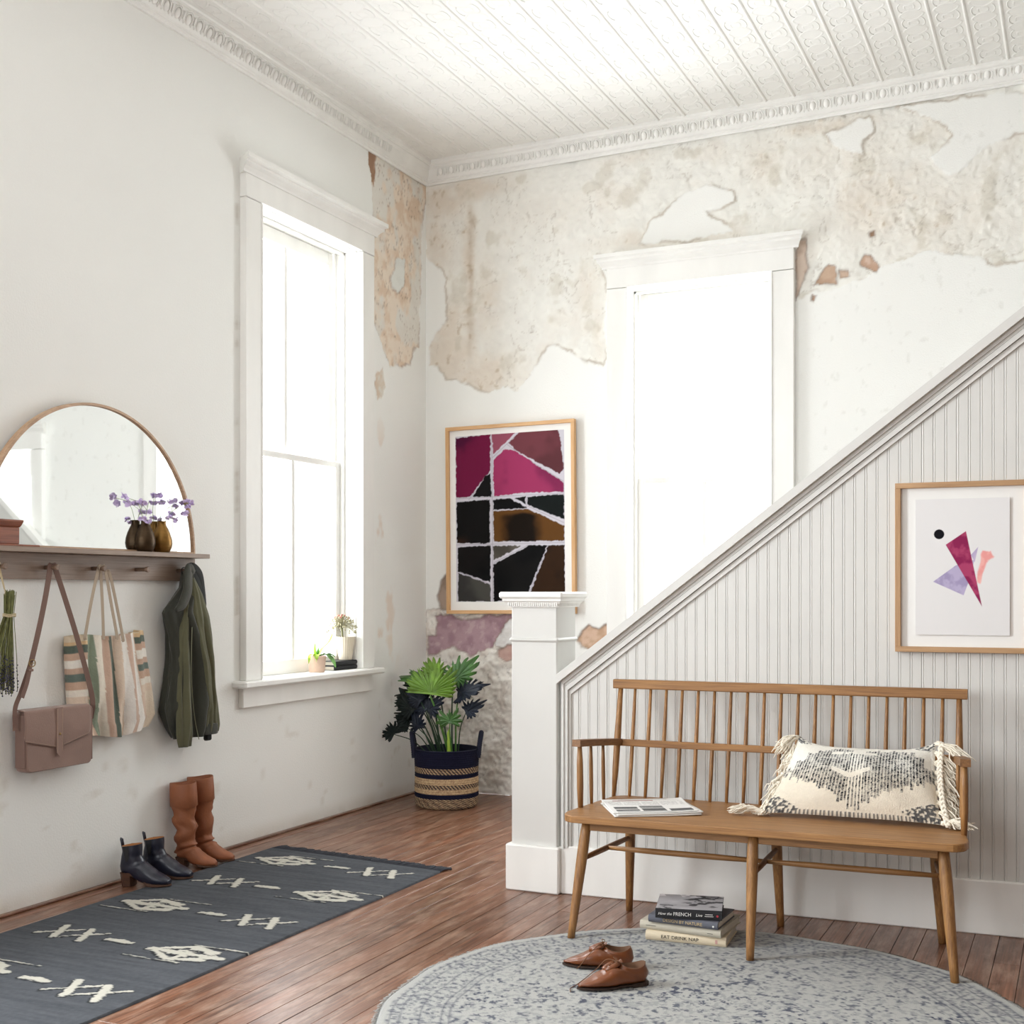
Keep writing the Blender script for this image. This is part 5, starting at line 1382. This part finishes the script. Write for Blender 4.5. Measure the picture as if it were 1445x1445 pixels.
def sole_mesh(L, xs, ws, z0, z1, toe_spring=0.0, bend=None):
    """outline along x with half widths; bend(x) gives the height of the underside"""
    mb = MB(); ringt, ringb = [], []
    pts = [(x, w) for x, w in zip(xs, ws)]; outl = [(x, -w) for x, w in pts] + [(x, w) for x, w in pts[::-1]]
    hb = bend or (lambda x: 0)
    mb.loft([[(x, y * .96, z0 + hb(x)) for x, y in outl], [(x, y, z0 + hb(x) + (z1 - z0) * .3) for x, y in outl], [(x, y, z1 + hb(x)) for x, y in outl]], True, (True, True), False)
    return mb

M_navy = mat('navy_leather', '15182A', .38, vary=.12, vscale=12, bump=.2, bscale=110, coat=.15)
M_heel = wood('stacked_heel', '3A241A', '5A3A28', .5, axis=0, scale=6, grain=60); M_tanlin = mat('tan_lining', 'A06A3C', .7)
M_tanboot = mat('tan_leather', '8C5232', .58, vary=.16, vscale=9, bump=.3, bscale=90); M_tansole = mat('tan_sole', '4E3222', .7)
def hb_(L, H, x0=.33, x1=.62):
    return lambda x: H * (1 - float(sstep(x0 * L, x1 * L, np.array(x))))
def ankle_boot(loc, rz, lab):
    t = thing('ankle_boot', lab, 'boot', (*loc, 0), rz, 'navy ankle boots by the left wall')
    t.rotation_euler = (0, R(-2.4), rz)
    L, Hh = .225, .052; up = hb_(L, Hh)
    rows = [((.098, .178), (.012, .170), .036, 2.2), ((.096, .150), (.012, .145), .036, 2.2), ((.096, .125), (.006, .115), .035, 2.2), ((.102, .112), (-.002, .085), .034, 2.3),
            ((.108, .103), (.006, .060), .035, 2.6), ((.120, .094), (.045, .048), .037, 2.8), ((.138, .078), (.095, .018), .040, 2.9), ((.160, .060), (.135, .005), .042, 2.9),
            ((.185, .046), (.172, .005), .040, 2.8), ((.208, .036), (.203, .006), .032, 2.6), ((.224, .024), (.222, .008), .016, 2.2)]
    mb = MB(); rings = shoe_loft(rows, 5, .0016); mb.loft(rings, True, (False, True), True); part('upper', mb, M_navy, t, world=False)
    li = MB(); r0 = rings[0]; c = sum(r0, Vector()) / len(r0); li.loft([r0, [c + (p - c) * .90 for p in r0], [c + (p - c) * .86 + Vector((0, 0, -.05)) for p in r0]], True, (False, True), True, flip=True); part('lining', li, M_tanlin, t, world=False)
    xs = [.002, .02, .06, .10, .14, .17, .20, .218, .228]; ws = [.018, .030, .032, .033, .040, .042, .036, .022, .006]
    part('sole', sole_mesh(L, xs, ws, .002, .007, bend=up), M_tansole, t, world=False)
    mb = MB(); o_ = [(.002, -.016), (.02, -.029), (.055, -.031), (.062, 0), (.055, .031), (.02, .029), (.002, .016)]
    mb.loft([[(x * .86 + .006, y * .88, 0) for x, y in o_], [(x, y, Hh + .004) for x, y in o_]], True, (True, True), False); part('heel', mb, M_heel, t, world=False)
    mb = MB(); mb.tube([(.012, -.006, .160), (.006, -.006, .196), (.002, 0, .199), (.006, .006, .196), (.012, .006, .160)], .0035, 6, flat=(1, 1.6)); part('pull_tab', mb, M_navy, t, world=False)
    for s in (-1, 1):
        mb = MB(); mb.prism([(.030, .172), (.060, .174), (.054, .110), (.042, .108)], 1, s * .0355 - .001, s * .0355 + .001); part('elastic_gore', mb, M_black, t, world=False)
    return t
ankle_boot((.070, -2.795), R(12), 'navy ankle boot with a block heel, farthest from the tall tan boots')
ankle_boot((.062, -2.650), R(14), 'navy ankle boot with a block heel, next to the tall tan boots')
def tall_boot(loc, rz, lab, H=.405, seed=1, tilt=0.0):
    t = thing('tall_boot', lab, 'boot', (*loc, 0), rz, 'tall tan slouch boots by the left wall')
    t.rotation_euler = (0, R(-2.4), rz)
    L, Hh = .225, .045; up = hb_(L, Hh)
    rows = [((.118, H - .11), (-.012, H - .11), .056, 2.1), ((.116, H * .66), (-.010, H * .66), .053, 2.1), ((.112, H * .54), (-.004, H * .54), .050, 2.1), ((.110, H * .44), (.000, H * .44), .047, 2.1),
            ((.108, .145), (.002, .140), .044, 2.2), ((.108, .122), (.000, .110), .040, 2.2), ((.110, .108), (-.004, .080), .036, 2.3),
            ((.114, .100), (.004, .056), .036, 2.6), ((.124, .092), (.045, .044), .037, 2.8), ((.140, .076), (.095, .016), .040, 2.9), ((.160, .060), (.135, .005), .041, 2.9),
            ((.185, .046), (.172, .005), .039, 2.8), ((.208, .037), (.203, .006), .031, 2.6), ((.224, .025), (.222, .008), .016, 2.2)]
    mb = MB(); rings = shoe_loft(rows, seed, .0085, 40)
    for j, r in enumerate(rings):   # calm the wrinkles toward the toe
        pass
    rr = shoe_loft(rows, seed, 0.0, 40)
    for j in range(len(rings)):
        f = 1 if j < 20 else max(.12, 1 - (j - 20) / 8)
        sl = .008 * sin(j * .9) * (1 if 4 < j < 20 else 0)
        rings[j] = [Vector(b).lerp(Vector(a), f) + Vector((sl, 0, 0)) for a, b in zip(rings[j], rr[j])]
    mb.loft(rings, True, (False, True), True); part('shaft_and_foot', mb, M_tanboot, t, world=False)
    cu = MB(); base = sup((.122, 0), (-.018, 0), .060, 40, 2.1); c = Vector((.052, 0, 0))
    def rg_(z, s, dx=0): return [Vector((c.x + (p.x - c.x) * s + dx, p.y * s, z + .004 * sin(2 * atan2(p.y, p.x - c.x)))) for p in base]
    cu.loft([rg_(H - .122, .985), rg_(H - .118, 1.045), rg_(H - .06, 1.03), rg_(H - .004, 1.0), rg_(H, .97), rg_(H - .005, .94), rg_(H - .09, .90)], True, (False, True), True, flip=True); part('fold_over_cuff', cu, M_tanboot, t, world=False)
    xs = [.000, .02, .06, .10, .14, .17, .20, .218, .228]; ws = [.018, .030, .032, .033, .040, .041, .035, .022, .006]
    part('sole', sole_mesh(L, xs, ws, .002, .007, bend=up), M_tansole, t, world=False)
    mb = MB(); o_ = [(.000, -.016), (.02, -.029), (.055, -.031), (.062, 0), (.055, .031), (.02, .029), (.000, .016)]
    mb.loft([[(x * .88 + .006, y * .9, 0) for x, y in o_], [(x, y, Hh + .004) for x, y in o_]], True, (True, True), False); part('heel', mb, M_heel, t, world=False)
    return t
tb = tall_boot((.045, -2.415), R(14), 'tall tan slouch boot with a folded cuff, the one beside the navy boots', .425, 3); tb.scale = (.86, .86, .90)
tb = tall_boot((.040, -2.290), R(17), 'tall tan slouch boot, the one farther along the wall toward the window', .435, 9); tb.scale = (.86, .86, .90)

M_ox = mat('tan_oxford_leather', '6E3A18', .30, vary=.25, vscale=14, bump=.2, bscale=120, coat=.2); M_oxlin = mat('worn_oxford_lining', '5C3D26', .8); M_ox_d = mat('oxford_sole', '2C1A10', .6); M_lace = mat('brown_lace', '6E4A30', .8)
def oxford(loc, rz, lab, seed, flop):
    t = thing('oxford_shoe', lab, 'shoe', (*loc, .0095), rz, 'tan lace-up oxfords on the round rug')
    L = .235
    rows = [((.096, .074), (.008, .072), .031, 2.2), ((.098, .066), (.004, .058), .0325, 2.2), ((.104, .062), (-.002, .036), .033, 2.3), ((.112, .066), (.010, .012), .034, 2.6),
            ((.124, .064), (.055, .010), .036, 2.8), ((.140, .056), (.100, .009), .039, 2.9), ((.160, .045), (.140, .009), .040, 2.9), ((.185, .035), (.175, .009), .035, 2.7), ((.210, .026), (.205, .010), .022, 2.4), ((.232, .018), (.230, .011), .007, 2.1)]
    rings = shoe_loft(rows, seed, .0022, 32)
    for j in range(4):      # slanting topline: high at the heel and tongue, dipping at the ankle
        for k in range(32): a_ = 2 * pi * k / 32; rings[j][k].z -= .013 * sin(a_) ** 2 * (1 - j / 4)
    mb = MB(); mb.loft(rings, True, (False, True), True); part('upper', mb, M_ox, t, world=False)
    li = MB(); r0 = rings[0]; c = sum(r0, Vector()) / len(r0); li.loft([r0, [c + (p - c) * .93 + Vector((0, 0, .001)) for p in r0], [c + (p - c) * .84 + Vector((0, 0, -.040)) for p in r0]], True, (False, True), True, flip=True); part('lining', li, M_oxlin, t, world=False)
    xs = [.000, .015, .05, .09, .13, .16, .19, .215, .230, .236]; ws = [.014, .028, .032, .031, .038, .040, .033, .021, .010, .003]
    part('sole', sole_mesh(L, xs, ws, .004, .010), M_ox_d, t, world=False)
    mb = MB(); o_ = [(.000, -.014), (.015, -.027), (.06, -.031), (.064, 0), (.06, .031), (.015, .027), (.000, .014)]
    mb.loft([[(x, y, 0) for x, y in o_], [(x, y, .0125) for x, y in o_]], True, (True, True), False); part('heel', mb, M_ox_d, t, world=False)
    # facings, eyelet rows, laces
    for s in (-1, 1):
        mb = MB(); mb.tube([(.098, s * .012, .0745), (.115, s * .013, .0695), (.130, s * .012, .0635), (.146, s * .009, .0560)], .0035, 6, flat=(.8, 2.4)); part('facing', mb, M_ox, t, world=False)
    mb = MB()
    for i in range(4): x = .104 + i * .012; z = .0755 - i * .0052; mb.tube([(x, -.015, z - .002), (x + .003, 0, z + .002), (x, .015, z - .002)], .0014, 5)
    k = Vector((.100, 0, .078))
    for s in (-1, 1):
        mb.tube(spline([k, k + Vector((.006, s * .018, .008)), k + Vector((.0, s * .030, .004)), k + Vector((-.004, s * .018, .003)), k], 5), .0013, 5)
    mb.tube(spline([k] + [Vector(p) for p in flop], 6), .0014, 5)
    part('laces', mb, M_lace, t, world=False); part('tongue', MB().grid(6, 6, lambda u, v: (.088 + .05 * v, (u - .5) * .026, .084 - .024 * v - .006 * (2 * u - 1) ** 2)), M_ox, t, world=False)
    return t
ox = oxford((2.438, -3.000), R(197), 'tan lace-up oxford shoe lying behind its pair, nearer the books', 13, [(.12, .026, .075), (.150, .042, .045), (.175, .042, .012), (.185, .044, .004)])
ox = oxford((2.528, -3.130), R(222), 'tan lace-up oxford shoe, the one nearest the front edge of the rug', 17, [(.125, -.030, .078), (.16, -.040, .045), (.215, -.045, .006), (.250, -.020, .002), (.262, .012, .002)])

# ================================================================== WINDOW SILL
M_terr = mat('whitewashed_terracotta', 'D9BCA8', .8, vary=.12, vscale=25); M_soil = mat('potting_soil', '2A2019', .95, bump=1, bscale=120)
t = thing('small_plant_pot', 'small pinkish clay pot on the left window sill', 'pot', (-.020, -1.195, .8105))
part('pot_body', MB().lathe([(.001, .0005), (.040, 0), (.043, .004), (.049, .070), (.051, .074), (.052, .088), (.048, .090), (.046, .080), (.001, .078)], 24, caps=(False, False)), M_terr, t, world=False)
part('soil', MB().lathe([(.0455, .079), (.03, .083), (.001, .084)], 20, caps=(False, True)), M_soil, t, world=False)
M_lime = mat('lime_green_leaf', 'A6C93C', .5, transl=.25, vary=.12, vscale=20); M_green = mat('mid_green_leaf', '5E9440', .5, transl=.15, vary=.15, vscale=20)
def blade(mb, pts, w, nrm=(0, 0, 1), cup=.15, n=12):
    P = spline(pts, 5); N_ = len(P)
    L_ = []
    for i, p in enumerate(P):
        f = i / (N_ - 1); t_ = (P[min(i + 1, N_ - 1)] - P[max(i - 1, 0)]).normalized(); s = t_.cross(Vector(nrm)); s = s.normalized() if s.length > 1e-4 else Vector((0, 1, 0)); nn = s.cross(t_)
        ww = w * (sin(pi * min(1, .06 + f * .94)) ** .7) * (1 - .3 * f) + .0008
        L_.append([p - s * ww + nn * cup * ww, p - s * ww * .5 + nn * 0, p - nn * .001, p + s * ww * .5, p + s * ww + nn * cup * ww])
    mb.loft(L_, False, (False, False), True)
pl = thing('potted_fern_sprout', 'young plant with lime green strappy leaves growing in the clay pot', 'plant', (-.020, -1.195, .89))
b = Vector((-.020, -1.195, .89))
for k, (pts, w, m) in enumerate([([(0, .01, 0), (.0, .055, .045), (.01, .110, .085), (.01, .145, .135)], .012, M_lime), ([(0, -.01, 0), (.0, -.020, .035), (0, -.018, .080)], .009, M_lime), ([(0, 0, 0), (.005, .004, .04), (.0, .012, .085)], .009, M_green),
        ([(0, -.01, 0), (.01, -.05, .022), (.015, -.09, .010), (.02, -.108, -.028)], .012, M_lime), ([(0, -.01, 0), (.02, -.03, .020), (.03, -.05, .0), (.035, -.055, -.02)], .013, M_lime),
        ([(0, .01, 0), (.02, .05, .022), (.03, .10, .012), (.035, .13, -.005)], .013, M_green), ([(0, .01, 0), (.03, .05, .015), (.04, .095, -.02), (.045, .120, -.062)], .022, M_green), ([(0, 0, 0), (.03, .02, .018), (.045, .05, .006), (.05, .07, -.02)], .015, M_green), ([(0, 0, 0), (-.02, .03, .02), (-.03, .06, .02), (-.03, .09, .0)], .012, M_lime)]):
    mb = MB(); blade(mb, [b + Vector(p) for p in pts], w, (0, .3, 1)); part('leaf', mb, m, pl)
M_blackbook = mat('black_book_cloth', '14141A', .6)
for lab, z, dy, L_ in (('black book lying on the window sill, the lower of the pair', .8105, 0, .31), ('black book lying on the window sill, the upper of the pair', .8365, .008, .30)):
    t = thing('sill_book', lab, 'book', (-.045, -.905 + dy, z), 0, 'black books on the window sill')
    h = .0245
    part('cover', MB().box((-.048, -L_ / 2, 0), (.048, L_ / 2, .003), bev=.0008).box((-.048, -L_ / 2, h - .003), (.048, L_ / 2, h), bev=.0008), M_blackbook, t, world=False)
    part('spine', MB().loft([[(.046, y, 0), (.052, y, h * .25), (.053, y, h * .5), (.052, y, h * .75), (.046, y, h)] for y in (-L_ / 2, L_ / 2)], True, (True, True), False, flip=False), M_blackbook, t, world=False)
    part('page_block', MB().box((-.044, -L_ / 2 + .005, .003), (.046, L_ / 2 - .003, h - .003)), M_pages, t, world=False)
M_cream = mat('ribbed_cream_ceramic', 'DDD2BE', .5)
t = thing('cream_cup_vase', 'tall tapered cream vase standing on the black books', 'vase', (-.045, -.868, .8615))
mb = MB(); rings = []
for r, z in ((.001, .0005), (.036, 0), (.037, .003), (.045, .06), (.054, .128), (.056, .132), (.053, .132), (.044, .07), (.001, .065)):
    rings.append([((r * (1 + .018 * cos(24 * a) * (r > .03))) * cos(a), (r * (1 + .018 * cos(24 * a) * (r > .03))) * sin(a), z) for a in [2 * pi * k / 96 for k in range(96)]])
mb.loft(rings, True, (False, False), True); part('body', mb, M_cream, t, world=False)
M_umbel = mat('dusty_green_umbel', 'AFA987', .8, vary=.2, vscale=60); M_umbelr = mat('dusty_rose_umbel', 'BE8478', .8)
t = thing('umbel_flower', 'pale green and pink fan-shaped flower head standing in the cream vase', 'flowers', (-.045, -.905, 1.0))
b = Vector((-.045, -.906, 1.045)); mb = MB(); mb.tube([(-.045, -.880, .94), (-.045, -.898, 1.00), b], [.004, .005, .006], 8); part('stem', mb, mat('brown_green_stem', '6A6A42', .7), t)
rg = random.Random(12); mg = MB(); mr_ = MB()
for k in range(150):
    a = rg.uniform(0, 6.28); el = R(rg.uniform(-8, 88)); L_ = .088 * rg.uniform(.9, 1.06)
    d = Vector((cos(a) * cos(el) * .9, sin(a) * cos(el) * 1.12, sin(el) * .82)); e = b + d * L_; e.z -= .020 * cos(el) ** 2
    mg.tube([b, b + d * L_ * .5 + Vector((0, 0, .008)), e], .0010, 3); (mr_ if (el > R(58) and rg.random() < .6) else mg).sphere(e, .0048, 5, 4)
part('umbel', mg, M_umbel, t, kind='stuff'); part('umbel_tip', mr_, M_umbelr, t, kind='stuff')

# ================================================================== PLANT IN THE BASKET
bx, by = .402, -.477
M_basket = mat('woven_seagrass', None, .9, attr=True, bump=.5, bscale=140, spec=.15)
M_navyrope = mat('navy_rope', '15172C', .9, bump=.8, bscale=200)
bk = thing('woven_basket', 'round seagrass basket with navy and natural bands and two navy handles', 'basket', (bx, by, 0))
def basket_surface(z0, z1, pattern, nm, seed):
    na = 220; nz = max(3, int((z1 - z0) / .0022)); A = np.linspace(0, 2 * pi, na + 1); Zz = np.linspace(z0, z1, nz + 1); aa, zz = np.meshgrid(A, Zz)
    r = np.interp(zz, [0, .012, .05, .12, .20, .27, .335], [.168, .178, .184, .184, .182, .185, .190])
    row = zz / .0125; coil = np.abs(np.sin(pi * row)) ** .6
    lump = .5 + .5 * np.sin(aa * 70 + np.floor(row) * 2.2 + zz * 500 * (1 if pattern == 'diag' else 0))
    rr = r + .0032 * coil + .0012 * lump + .001 * (fbm(aa * 30, zz * 300, seed) - .5)
    nat = linn([.76, .66, .52]); nat2 = linn([.62, .51, .40]); nv_ = linn([.085, .09, .165])
    n = fbm(aa * 40, zz * 200, seed + 1, 3); c = mixc(np.broadcast_to(nat2, aa.shape + (3,)).copy(), nat, sstep(.3, .65, n))
    if pattern == 'navy': c = np.broadcast_to(nv_, aa.shape + (3,)).copy() * (.8 + .6 * n)[..., None]
    if pattern == 'diag': m = ((aa * 48 / (2 * pi) + zz * 95) % 1) < .50; c = mixc(c, nv_, np.where(m, .95, .0))
    if pattern == 'tick': m = ((aa * 54 / (2 * pi) + zz * 45) % 1) < .55; c = mixc(c, nv_, np.where(m, .95, .05))
    P = np.stack([rr * np.cos(aa), rr * np.sin(aa), zz], -1); return np_grid_obj(nm, P[:, :], c, np.ones((nz, na), bool), M_basket, bk)
for i, (a, b_, p) in enumerate([(0, .062, 'diag'), (.062, .088, 'navy'), (.088, .118, 'plain'), (.118, .143, 'tick'), (.143, .178, 'plain'), (.178, .203, 'navy'), (.203, .236, 'tick'), (.236, .335, 'navy')]):
    basket_surface(a, b_, p, 'woven_band', 900 + i)
part('basket_lining', MB().lathe([(.188, .335), (.184, .338), (.180, .330), (.172, .03), (.001, .02)], 48, caps=(False, False)), M_navyrope, bk, world=False)
part('basket_bottom', MB().lathe([(.168, .0005), (.001, .0005)], 40, caps=(True, False)), M_navyrope, bk, world=False)
for s, az in ((1, R(24.9)), (-1, R(24.9))):
    d = Vector((cos(az), sin(az), 0)) * s; tng = Vector((-sin(az), cos(az), 0))
    pts = [d * .186 + tng * (-.055) + Vector((0, 0, .285)), d * .192 + tng * (-.052) + Vector((0, 0, .35)), d * .200 + tng * (-.030) + Vector((0, 0, .405)), d * .203 + Vector((0, 0, .425)), d * .200 + tng * .030 + Vector((0, 0, .405)), d * .192 + tng * .052 + Vector((0, 0, .35)), d * .186 + tng * .055 + Vector((0, 0, .285))]
    mb = MB(); P = spline(pts, 10); mb.tube(P, [.0135 + .002 * (i % 2) for i in range(len(P))], 10); part('handle', mb, M_navyrope, bk, world=False)
part('potting_soil', MB().lathe([(.176, .285), (.12, .292), (.05, .296), (.001, .297)], 36, caps=(False, False)), M_soil, bk, world=False)

plant = thing('split_leaf_philodendron', 'leafy philodendron with deeply cut green and blue-black leaves growing in the woven basket', 'plant', (bx, by, .297))
M_leafb = mat('bright_philodendron_leaf', '6E9232', .45, vary=.35, vscale=22); M_leafg = mat('mid_philodendron_leaf', '3F6A2C', .45, vary=.35, vscale=18)
M_leafd = mat('dark_philodendron_leaf', '0E1A17', .55, vary=.35, vscale=14, spec=.25); M_leafn = mat('blue_dark_philodendron_leaf', '0B1526', .5, vary=.35, vscale=14, spec=.3)
M_pet = mat('green_petiole', '4E7A34', .5, vary=.2, vscale=20); M_petd = mat('dark_petiole', '1F3A22', .5)
def lobed_leaf(base, tip, width, normal, m, lobes=6, droop=.25, seed=0, pm=M_pet):
    amax = 98 if seed == 1 else 122
    """deeply cut leaf blade; base = petiole joint, tip = end of the middle lobe"""
    rg = random.Random(seed); B_ = Vector(base); T = Vector(tip); ax = T - B_; L = ax.length; ax.normalize(); n = Vector(normal); n = (n - ax * n.dot(ax)).normalized(); s = ax.cross(n).normalized()
    mb = MB()
    # a broad web around the midrib with blunt, toothed lobes fanning out of it
    def P(x, y, lift=0):
        q = x * x + y * y
        return B_ + ax * x + s * y + n * (lift - droop * q / L + .16 * abs(y))
    half = []          # outline of one half from the base lobes to the tip, as polar (angle, radius, depth of the notch)
    c0 = L * (.10 if seed == 1 else .15)
    nl = lobes
    def outline(sg):
        pts = []
        for k in range(nl):
            f = k / (nl - 1); a0 = R(amax - (amax - 16) * f); env = width * (1.02 - .22 * (1 - f)) if f < .75 else width * 1.02 * (1 - (f - .75) / .25) + (L - c0) * .86 * ((f - .75) / .25)
            env *= rg.uniform(.88, 1.06); da = R((amax - 16) / (nl - 1))
            for dd, rr in ((-.50, .58), (-.32, .78), (-.18, .90), (.0, 1.0), (.12, .88), (.20, .92), (.34, .72)):
                pts.append((a0 - da * dd * -1 * -1, env * rr * rg.uniform(.96, 1.04)))
        return pts
    pts = []
    for sg in (1, -1):
        o_ = [(c0 + r * cos(a), sg * r * sin(a)) for a, r in outline(sg)]
        o_ = o_ + [(L * .96, sg * L * .03)]
        pts.append(o_)
    ring = pts[0] + [(L, 0)] + pts[1][::-1] + [(0.0, 0.0)]
    cen = (c0, 0.0); N_ = len(ring); V = [P(cen[0], cen[1], -.001)]
    for fr_ in (.28, .55, .80, 1.0):
        for i, (x, y) in enumerate(ring):
            fold_ = .010 * (1 if i % 7 in (3, 4) else -.6) * fr_ * (width / .12)
            V.append(P(cen[0] + (x - cen[0]) * fr_, cen[1] + (y - cen[1]) * fr_, fold_))
    F = [(0, 1 + i, 1 + (i + 1) % N_) for i in range(N_)]
    for r_ in range(3):
        for i in range(N_): a_ = 1 + r_ * N_ + i; b_2 = 1 + r_ * N_ + (i + 1) % N_; F.append((a_, a_ + N_, b_2 + N_, b_2))
    mb.add(V, F, smooth=True)
    mb.tube([P(0, 0, .001), P(L * .35, 0, .0015), P(L * .9, 0, .001)], [.0022, .0016, .0006], 5)
    o = part('leaf', mb, m, plant); md = o.modifiers.new('t', 'SOLIDIFY'); md.thickness = .0009
    return o
def petiole(p0, p1, r, m, bow=(0, 0, 0)):
    a, b_ = Vector(p0), Vector(p1); c = a.lerp(b_, .55) + Vector(bow); part('petiole', MB().tube(spline([a, c, b_], 8), [r * (1 - .45 * i / 16) for i in range(17)], 8), m, plant)
cm = Vector((.42, -.907, 0))     # toward the viewer
LV = [ # base, tip, half width, normal, material, seed, petiole root offset, petiole material, radius, droop
 ((.360, -.600, .650), (.352, -.480, .850), .200, (.25, -.80, .35), M_leafb, 1, (.03, -.02), M_pet, .0095, .10, 8),
 ((.300, -.470, .700), (.040, -.420, .800), .105, (.2, -.5, .8), M_leafg, 2, (-.04, .0), M_petd, .006, .25, 6),
 ((.420, -.430, .720), (.545, -.380, .890), .130, (.2, -.8, .5), M_leafg, 3, (.02, .03), M_petd, .006, .2, 6),
 ((.300, -.420, .740), (.215, -.380, .872), .110, (.2, -.8, .5), M_leafb, 14, (-.01, .04), M_petd, .006, .2, 6),
 ((.490, -.500, .650), (.670, -.480, .745), .135, (.1, -.5, .85), M_leafn, 4, (.07, -.02), M_pet, .0065, .15, 6),
 ((.235, -.500, .615), (.018, -.470, .665), .135, (.1, -.7, .6), M_leafd, 5, (-.06, .02), M_petd, .006, .25, 6),
 ((.270, -.440, .690), (.030, -.380, .755), .110, (.1, -.7, .6), M_leafd, 6, (-.05, .02), M_petd, .006, .2, 6),
 ((.260, -.520, .560), (.260, -.560, .720), .115, (-.1, -.9, .2), M_leafd, 15, (-.03, -.02), M_petd, .006, .2, 6),
 ((.215, -.540, .500), (.040, -.500, .560), .100, (.2, -.7, .6), M_leafd, 7, (-.07, -.02), M_petd, .005, .25, 6),
 ((.100, -.560, .408), (.020, -.530, .470), .085, (.2, -.8, .4), M_leafd, 8, (-.10, -.03), M_petd, .004, .1, 5),
 ((.340, -.590, .560), (.440, -.600, .655), .085, (.1, -.9, .3), M_leafn, 9, (.02, -.05), M_petd, .005, .3, 5),
 ((.330, -.590, .565), (.255, -.600, .650), .080, (.1, -.9, .3), M_leafn, 10, (.0, -.05), M_petd, .005, .3, 5),
 ((.560, -.540, .555), (.675, -.520, .640), .080, (.1, -.8, .5), M_leafn, 11, (.09, -.03), M_petd, .0045, .15, 5),
 ((.488, -.600, .500), (.480, -.600, .575), .100, (.1, -.9, .4), M_leafg, 12, (.07, -.06), M_pet, .006, .1, 5),
 ((.230, -.560, .545), (.110, -.560, .690), .105, (.0, -.9, .3), M_leafd, 17, (-.05, -.02), M_petd, .005, .2, 6),
 ((.300, -.600, .610), (.190, -.600, .700), .080, (.0, -.9, .3), M_leafn, 18, (-.02, -.03), M_petd, .005, .2, 6),
 ((.285, -.600, .455), (.240, -.600, .560), .075, (-.1, -.9, .2), M_leafn, 13, (-.03, -.06), M_petd, .005, .2, 5),
 ((.205, -.580, .448), (.105, -.580, .460), .035, (.1, -.9, .4), M_leafd, 16, (-.06, -.05), M_petd, .004, .1, 4),
]
for base, tip, w, nr_, m, sd, (ox, oy), pm, pr_, dr, lb in LV:
    lobed_leaf(base, tip, w, nr_, m, lb, dr, sd)
    b0 = Vector((bx + ox, by + oy, .290)); bow = Vector((0, 0, 0)) + (Vector(base) - b0).cross(Vector((0, 1, 0))) * 0
    petiole(b0, base, pr_, pm, ((base[0] - b0.x) * -.12, -.01, .02))
part('new_shoot', MB().tube(spline([(.455, -.545, .292), (.460, -.552, .36), (.452, -.548, .43), (.458, -.55, .455)], 6), [.014] * 4 + [.013] * 5 + [.010] * 5 + [.006] * 4 + [.002], 8), mat('lime_new_shoot', '9AB43C', .45), plant)
